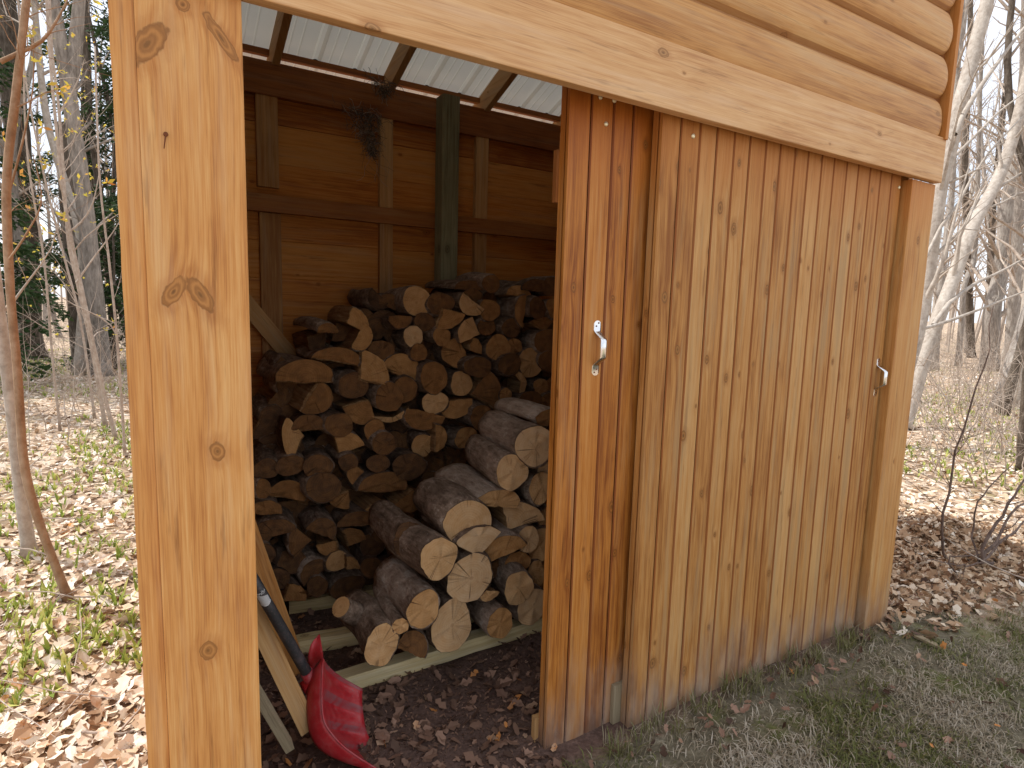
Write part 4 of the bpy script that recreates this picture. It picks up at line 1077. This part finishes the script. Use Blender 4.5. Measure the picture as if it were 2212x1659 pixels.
for k, (b, pts, r_, nl, lf) in enumerate((
    ((252, 955), [(225, 850), (180, 640), (152, 504), (134, 395), (106, 100), (96, -150)], .020, 14, .8),
    ((228, 925), [(200, 760), (165, 600), (146, 504), (128, 243), (112, 106), (103, -120)], .022, 14, .8),
    ((205, 905), [(175, 700), (140, 560), (100, 400), (60, 200), (40, 20), (30, -150)], .015, 10, .6),
    ((130, 930), [(112, 760), (95, 560), (62, 360), (52, 180), (60, -60)], .013, 9, .7),
    ((270, 985), [(262, 860), (250, 700), (235, 560), (215, 380), (205, 100)], .013, 10, .5))):
    tree(gpoly(b, pts), (r_, r_*.5), nl, M_twig, 40+k, ['thin grey sapling just left of the shed corner with upswept yellow budded twigs', 'second thin grey sapling, standing beside the one by the shed corner and slightly thicker', 'slender sapling leaning left across the big forked grey trunk', 'thin straight sapling between the orange brown sapling and the forked trunk', 'faint twig thin sapling touching the left edge of the shed board'][k], 'saplings left of the shed', 'sapling', 'sapling', .4, 1.2, 1, .2, 7, leafy=lf, extra=[
        [(poly([(165, 610), (200, 560), (245, 500), (262, 470)], gat(*b).y), .010), (poly([(150, 500), (175, 480), (200, 440), (215, 370)], gat(*b).y), .010)],
        [(poly([(128, 243), (150, 210), (172, 165), (182, 128)], gat(*b).y), .010), (poly([(130, 330), (160, 300), (168, 250)], gat(*b).y), .007), (poly([(190, 700), (120, 590), (60, 570)], gat(*b).y), .006)],
        [], [], [(poly([(250, 720), (225, 690), (130, 640), (60, 560)], gat(*b).y), .007)]][k])
b = gat(222, 812)
tree([b]+poly([(210, 700), (196, 560), (180, 420), (160, 280), (146, 180), (128, 80), (110, -20), (85, -260)], b.y), (.165, .09), 12, M_bkB, 51, 'big grey trunk forking near the top of the view left of the shed', 'trees left of the shed', lmin=.5, lmax=1.9, n=14, t0=.1,
     extra=[(poly([(148, 190), (160, 120), (168, 40), (180, -120), (190, -300)], b.y), .13)])
b = gat(60, 775)
tree([b]+poly([(55, 640), (52, 500), (40, 320), (22, 150), (5, -60)], b.y), (.30, .20), 14, M_bkD, 52, 'thick dark shaded trunk at the far left edge', 'trees left of the shed', lmin=.5, lmax=1.8, n=12, t0=.05)
b = gat(180, 800)
tree([b]+poly([(172, 700), (160, 560), (148, 430), (142, 340), (138, 268)], b.y), (.19, .13), 8, M_bkD, 53, 'broken dark snag standing directly left of the forked trunk', 'trees left of the shed', name='tree_snag', lmin=.3, lmax=1., n=10, t0=.1)
b = gat(248, 790)
tree([b]+poly([(240, 640), (222, 470), (197, 273), (182, 90), (172, -150)], b.y), (.085, .045), 16, M_bkD, 54, 'tall thin dark trunk between the forked trunk and the shed', 'trees left of the shed', lmin=.5, lmax=1.6, n=8, t0=.1)
# evergreens
def evergreen(base, H, rad, seed, label, z0=.8, nb=60, wid=2.6):
    rr = random.Random(seed); root = tag(empty('evergreen_tree', base), label, 'evergreen tree', 'evergreens left of the shed')
    mb = MB(); top = Vector((rr.gauss(0, .2), 0, H)); mb.tube([Vector((0, 0, 0)), top*.3, top*.6, top], [rad, rad*.8, rad*.5, .02], 10, wob=.1); mb.build('trunk', M_bkD, None).parent = root
    V, F, T = [], [], []; bw = MB()
    for k in range(nb):
        z = z0+(H-z0)*(k+rr.random())/nb; a = rr.uniform(0, 6.283); L = wid*(1-z/H*.75)*rr.uniform(.5, 1.1)
        d = Vector((math.cos(a), math.sin(a), rr.uniform(-.05, .25))); pts = wander(rr, top*(z/H), d, L, 6, .10, -.07)
        bw.tube(pts, [.02, .016, .012, .009, .006, .004, .002], 4, cap=False)
        tn = rr.uniform(0, .6)
        for q in range(int(140*L)):
            t = rr.uniform(.12, 1)**.8*6; i = min(int(t), 5); p = pts[i].lerp(pts[i+1], t-i)
            side = Vector((-d.y, d.x, 0)).normalized()*rr.choice((-1, 1)); s_ = (side*rr.uniform(.3, 1)+d*rr.uniform(.1, .8)+Z*rr.uniform(-.7, .1)).normalized()
            p = p+side*rr.gauss(0, .14)*(1.1-t/6*.5)+Z*rr.gauss(-.05, .06); l = rr.uniform(.06, .15); w_ = s_.cross(Vector((rr.gauss(0, 1), rr.gauss(0, 1), rr.gauss(0, 1)))).normalized()*l*.2
            n0 = len(V); V += [p, p+s_*l*.5+w_, p+s_*l, p+s_*l*.5-w_]; F.append((n0, n0+1, n0+2, n0+3)); T.append(min(1, max(0, tn+rr.gauss(.1, .15))))
    bw.build('branches', M_bkD, None).parent = root
    np_mesh('foliage', V, F, T, M_needle).parent = root
    return root
M_needle = leaf_mat('evergreen_needles', [(0, (.018, .040, .014)), (.5, (.040, .075, .025)), (1, (.085, .125, .045))], .2)
for x, y, H, rd, sd, wd, nb, lb in ((-3.1, 12.5, 9.5, .16, 1, 2.5, 80, 'dark drooping evergreen behind the thick dark trunk at the far left'), (-1.15, 15.5, 11, .18, 2, 2.6, 85, 'tall evergreen with sky gaps behind the forked grey trunk'),
                       (.1, 13.8, 8.2, .14, 3, 2.3, 75, 'evergreen whose boughs brush the left edge of the shed'), (-1.7, 10.2, 2.9, .05, 4, 1.3, 34, 'low young evergreen at the foot of the forked trunk'), (-4.9, 15.5, 10.5, .16, 5, 2.8, 80, 'evergreen cut off by the left edge of the view'), (-.55, 13.0, 3.2, .05, 6, 1.3, 34, 'small evergreen bush close to the shed edge')):
    evergreen((x, y, gz(x, y)), H, rd, sd, lb, .4 if H < 4 else 1.5, nb, wd)
# right side
b = gat(1948, 925)
tree([b]+poly([(1972, 860), (1993, 780), (2026, 690), (2060, 600), (2086, 530), (2112, 468), (2150, 400), (2175, 338), (2195, 270), (2212, 198), (2240, 60), (2262, -150)], b.y), (.098, .066), 9, M_bkS, 61, 'smooth pale grey tree leaning right from behind the door post', 'trees right of the shed', n=16, wob=.06,
     extra=[(poly([(2016, 702), (2045, 660), (2075, 635), (2110, 610), (2160, 588), (2212, 560), (2280, 540)], b.y-.1), .030), (poly([(1985, 712), (2030, 700), (2080, 682), (2150, 655), (2212, 630), (2290, 600)], b.y-.3), .024),
            (poly([(2140, 415), (2165, 400), (2212, 372), (2290, 330)], b.y), .030), (poly([(2125, 450), (2160, 440), (2212, 415), (2290, 400)], b.y), .018)])
b = gat(1925, 965)
tree([b]+poly([(1950, 830), (1975, 735), (1996, 640), (2012, 530), (2029, 416), (2052, 320), (2071, 234), (2094, 150), (2112, 80), (2133, 0), (2150, -90), (2185, -250)], b.y), (.088, .066), 9, M_bkS, 62, 'darker leaning trunk rising just past the upper right corner of the shed', 'trees right of the shed', n=16, wob=.07,
     extra=[(poly([(2000, 555), (2025, 500), (2070, 440), (2120, 350), (2212, 250), (2300, 180)], b.y-.1), .018), (poly([(2062, 290), (2085, 240), (2130, 170), (2212, 60), (2260, 0)], b.y-.2), .030), (poly([(2060, 340), (2110, 290), (2160, 240), (2240, 180)], b.y), .018)])
for k, (bb, pts, r_, m, lb) in enumerate((
    ((2137, 800), [(2143, 668), (2161, 592), (2180, 425), (2200, 288), (2215, 150), (2228, -60)], .24, M_bkG, 'rough barked straight trunk behind the leaning pale tree at the right'),
    ((2158, 884), [(2185, 790), (2212, 703), (2250, 580), (2280, 430), (2300, 100)], .12, M_bkG, 'shaded tree leaning right at the right edge of the view'),
    ((2098, 775), [(2092, 600), (2089, 510), (2086, 420), (2085, 333), (2092, 180), (2098, -40)], .14, M_bkD, 'dark thin trunk against the bright sky between the two leaning trees'),
    ((2125, 780), [(2132, 700), (2140, 560), (2146, 434), (2160, 300), (2176, 150), (2190, -50)], .13, M_bkD, 'brown shadowed trunk just left of the rough straight one'),
    ((2070, 790), [(2076, 700), (2084, 610), (2104, 560), (2112, 400), (2118, 180), (2128, -40)], .09, M_bkG, 'slim grey trunk with a kink low behind the leaning pale tree'),
    ((2180, 805), [(2186, 700), (2196, 560), (2204, 400), (2210, 200), (2216, -50)], .16, M_bkG, 'pale straight trunk close to the right edge of the view'),
    ((2018, 800), [(2022, 740), (2030, 640), (2040, 560), (2056, 420), (2064, 240), (2080, 0)], .10, M_bkG, 'thin trunk showing between the post and the leaning pale tree'))):
    b = gat(*bb); tree([b]+poly(pts, b.y), (r_, r_*.5), 22, m, 70+k, lb, 'trees right of the shed', lmin=.8, lmax=3.2, depth=1, n=9, t0=.12, brm=M_twig)
b = gat(2207, 1018)
tree([b]+poly([(2209, 950), (2214, 880), (2224, 700), (2230, 400)], b.y), (.045, .03), 6, M_bkD, 80, 'thin dark stem rising at the right edge beyond the shadow', 'trees right of the shed', lmin=.3, lmax=1., n=8)
# crowded background woods: five kinds, copied
protos = []
for k in range(5):
    rr = random.Random(200+k); H = rr.uniform(9, 13); pts = [(0, 0, -.1)]; dx, dy = rr.gauss(0, .05), rr.gauss(0, .05)
    for q in range(1, 6): pts.append((dx*q*H/5+rr.gauss(0, .12), dy*q*H/5+rr.gauss(0, .12), H*q/5))
    t = tree(pts, (rr.uniform(.05, .12), .016), 26, [M_bkG, M_bkS, M_bkG, M_bkD, M_bkG][k], 300+k, 'bare grey tree in the crowded woods far behind the shed', 'bare trees of the background woods', lmin=.8, lmax=2.8, depth=1, n=8, t0=.18, brm=M_twig)
    protos.append(t)
rr = random.Random(77); first = [True]*5; put = 0
def copy_tree(o, parent=None):
    c = o.copy(); COL.objects.link(c); c.parent = parent
    for ch in list(o.children): copy_tree(ch, c)
    return c
spots = []
while len(spots) < 50:
    right = len(spots) < 28
    a = R(rr.uniform(62, 80) if right else rr.uniform(-22, 1)); r_ = rr.uniform(11, 34) if right else rr.uniform(13, 34)
    x, y = math.sin(a)*r_, -CD+math.cos(a)*r_
    if all(math.hypot(x-p, y-q) > .8 for p, q in spots): spots.append((x, y))
for i, (x, y) in enumerate(spots):
    k = i % 5; o = protos[k] if i < 5 else copy_tree(protos[k])
    o.location = (x, y, gz(x, y)-.05); o.rotation_euler = (rr.gauss(0, .05), rr.gauss(0, .05), rr.uniform(0, 6.28)); s_ = rr.uniform(.8, 1.3); o.scale = (s_, s_, s_)
# far wood and undergrowth
mb = MB(); rr = random.Random(5)
for k in range(380):
    a = R(rr.uniform(55, 88) if k % 2 else rr.uniform(-30, 22)); r_ = rr.uniform(32, 75); x, y = math.sin(a)*r_, -CD+math.cos(a)*r_
    H = rr.uniform(8, 15); p = wander(rr, (x, y, -.3), (rr.gauss(0, .05), rr.gauss(0, .05), 1), H, 4, .05); rb = rr.uniform(.04, .12); mb.tube(p, [rb, rb*.8, rb*.6, rb*.4, .01], 5, rr.random(), cap=False)
    for q in range(9):
        i = rr.randint(1, 3); s_ = p[i].lerp(p[i+1], rr.random()); mb.tube(wander(rr, s_, (rr.gauss(0, 1), rr.gauss(0, 1), rr.uniform(.2, 1)), rr.uniform(1, 3.5), 3, .2, .1), [rb*.3, rb*.2, rb*.12, .004], 3, cap=False)
o = mb.build('distant_wood', M_twig); tag(o, 'hazy mass of bare trunks and branches at the far edge of the woods', 'woods', kind='stuff')
mb = MB(); rr = random.Random(6)
for k in range(1500):
    left = k % 5 < 2; a = R(rr.uniform(-24, 0) if left else rr.uniform(63, 82)); r_ = rr.uniform(6.5, 26)**1.0; x, y = math.sin(a)*r_, -CD+math.cos(a)*r_
    if inshed(x, y): continue
    L = rr.uniform(.3, 1.7); p = wander(rr, (x, y, gz(x, y)-.02), (rr.gauss(0, .45), rr.gauss(0, .45), 1), L, 4, .13, .03); rb = rr.uniform(.003, .008)
    mb.tube(p, [rb, rb*.8, rb*.6, rb*.4, rb*.2], 4, rr.random(), cap=False)
    for q in range(rr.randint(1, 5)):
        i = rr.randint(1, 3); mb.tube(wander(rr, p[i], (rr.gauss(0, 1), rr.gauss(0, 1), rr.uniform(0, 1)), L*rr.uniform(.2, .6), 3, .2), [rb*.5, rb*.4, rb*.25, .001], 3, cap=False)
o = mb.build('undergrowth', M_twig); tag(o, 'tangle of thin bare twigs and brush on the woodland floor', 'undergrowth', kind='stuff')
mb = MB()
for k in range(330):                                               # fallen sticks
    left = k % 2; a = R(rr.uniform(-14, 1) if left else rr.uniform(62, 80)); r_ = rr.uniform(2., 15) if left else rr.uniform(4, 18); x, y = math.sin(a)*r_, -CD+math.cos(a)*r_
    if inshed(x, y) or (left and x > -.06): continue
    yaw = rr.uniform(0, 6.28); L = rr.uniform(.15, .8); p = wander(rr, (x, y, gz(x, y)+.03), (math.cos(yaw), math.sin(yaw), rr.gauss(0, .12)), L, 5, .12)
    rb = rr.uniform(.0015, .005); mb.tube(p, [rb, rb, rb*.9, rb*.7, rb*.5, rb*.2], 5, rr.random(), cap=False)
o = mb.build('fallen_twigs', M_twig); tag(o, 'thin fallen sticks strewn over the dry leaves', 'twigs', kind='stuff')
# shrub by the shadow edge
def shrub(base, stems, label, seed):
    rr = random.Random(seed); base = Vector(base); mb = MB()
    for q, r_ in stems:
        q = resample([base]+[Vector(v) for v in q], 14); q = [p-base for p in q]
        for i, p in enumerate(q): p += Vector((rr.gauss(0, .006), rr.gauss(0, .006), rr.gauss(0, .006)))
        mb.tube(q, [r_*(1-.7*i/13) for i in range(14)], 7, .5, cap=False); limbs(mb, rr, q, r_, 12, 1, .10, .55, .2, .03, .9)
    o = mb.build('bare_shrub', M_twD); o.location = base; return tag(o, label, 'shrub')
b = gat(2047, 1218); shrub(b, [(poly([(2033, 1150), (2040, 1100), (2055, 1052), (2062, 1000), (2080, 938), (2101, 861), (2123, 792), (2135, 740), (2150, 660)], b.y), .0085)], 'tall thin dark shrub stem rising straight from the shadow edge', 5)
b = gat(2118, 1212, .02); shrub(b, [(poly([(2135, 1160), (2175, 1095), (2212, 1040), (2280, 960)], b.y), .010), (poly([(2150, 1170), (2180, 1120), (2212, 1085), (2290, 1040)], b.y), .009), (poly([(2150, 1185), (2190, 1150), (2240, 1110), (2300, 1090)], b.y), .008),
    (poly([(2160, 1215), (2200, 1205), (2260, 1180)], b.y), .010), (poly([(2080, 1225), (2040, 1215), (1990, 1205)], b.y), .005), (poly([(2100, 1150), (2110, 1090), (2150, 1040), (2212, 970)], b.y+.1), .006)], 'low spreading dark shrub on the leaf mound at the right edge', 6)
b = gat(2075, 1245); shrub(b, [(poly([(2100, 1240), (2150, 1238), (2212, 1195), (2260, 1165)], b.y), .007), (poly([(2050, 1210), (2120, 1195), (2160, 1170), (2200, 1140)], b.y), .005)], 'sprawling bare twigs lying over the leaves in front of the leaf mound', 7)
# bits on the ground by the right corner
mb = MB(); a = gat(1960, 1368, GZ+.012); b_ = gat(2000, 1395, GZ+.012) if False else gat(2028, 1402, GZ+.012)
a = gat(1975, 1378, GZ+.014); b_ = gat(2032, 1405, GZ+.014)
mb.box(a, b_-a, Vector((.03, .03, 0)), Z*.012, .4); o = mb.build('wood_splinter', M_greyb, None, .001); tag(o, 'grey splinter of broken board on the leaves right of the shed corner', 'wood scrap')
# moss-free bright leaf bits
# ------------------------------------------------------------------ light
EL, AZ = 53., -43.                                                 # sun elevation and azimuth from +Y towards +X
sd = Vector((math.sin(R(AZ))*math.cos(R(EL)), math.cos(R(AZ))*math.cos(R(EL)), math.sin(R(EL))))
L = bpy.data.lights.new('sun', 'SUN'); L.energy = 5.; L.angle = R(.53); L.color = (1, .965, .92)
lo_ = bpy.data.objects.new('sun', L); COL.objects.link(lo_); lo_.rotation_euler = sd.to_track_quat('Z', 'Y').to_euler(); lo_.location = (0, 0, 20)
W = bpy.data.worlds.new('World'); SC.world = W; W.use_nodes = True; nt = W.node_tree
sky = nt.nodes.new('ShaderNodeTexSky'); sky.sky_type = 'NISHITA'; sky.sun_disc = False; sky.sun_elevation = R(EL); sky.sun_rotation = R(AZ)
sky.air_density = 1.0; sky.dust_density = 2.0; sky.altitude = 200
# bright white haze mixed over the blue sky, added for more fill light
tc = nt.nodes.new('ShaderNodeTexCoord'); ns = nt.nodes.new('ShaderNodeTexNoise'); ns.inputs['Scale'].default_value = 3.0; ns.inputs['Detail'].default_value = 5
mp = nt.nodes.new('ShaderNodeMapRange'); mp.inputs[1].default_value = .30; mp.inputs[2].default_value = .62; mp.inputs[3].default_value = .35; mp.inputs[4].default_value = 1.
mx = nt.nodes.new('ShaderNodeMix'); mx.data_type = 'RGBA'
nt.links.new(tc.outputs['Generated'], ns.inputs['Vector']); nt.links.new(ns.outputs['Fac'], mp.inputs[0]); nt.links.new(mp.outputs[0], mx.inputs[0])
nt.links.new(sky.outputs[0], mx.inputs[6]); mx.inputs[7].default_value = (9.6, 9.9, 10.6, 1)
nt.links.new(mx.outputs[2], nt.nodes['Background'].inputs[0])
SC.cycles.max_bounces = 14; SC.cycles.diffuse_bounces = 8; nt.nodes['Background'].inputs[1].default_value = .15
SC.view_settings.view_transform = 'Standard'; SC.view_settings.look = 'None'; SC.view_settings.exposure = 0; SC.view_settings.gamma = 1
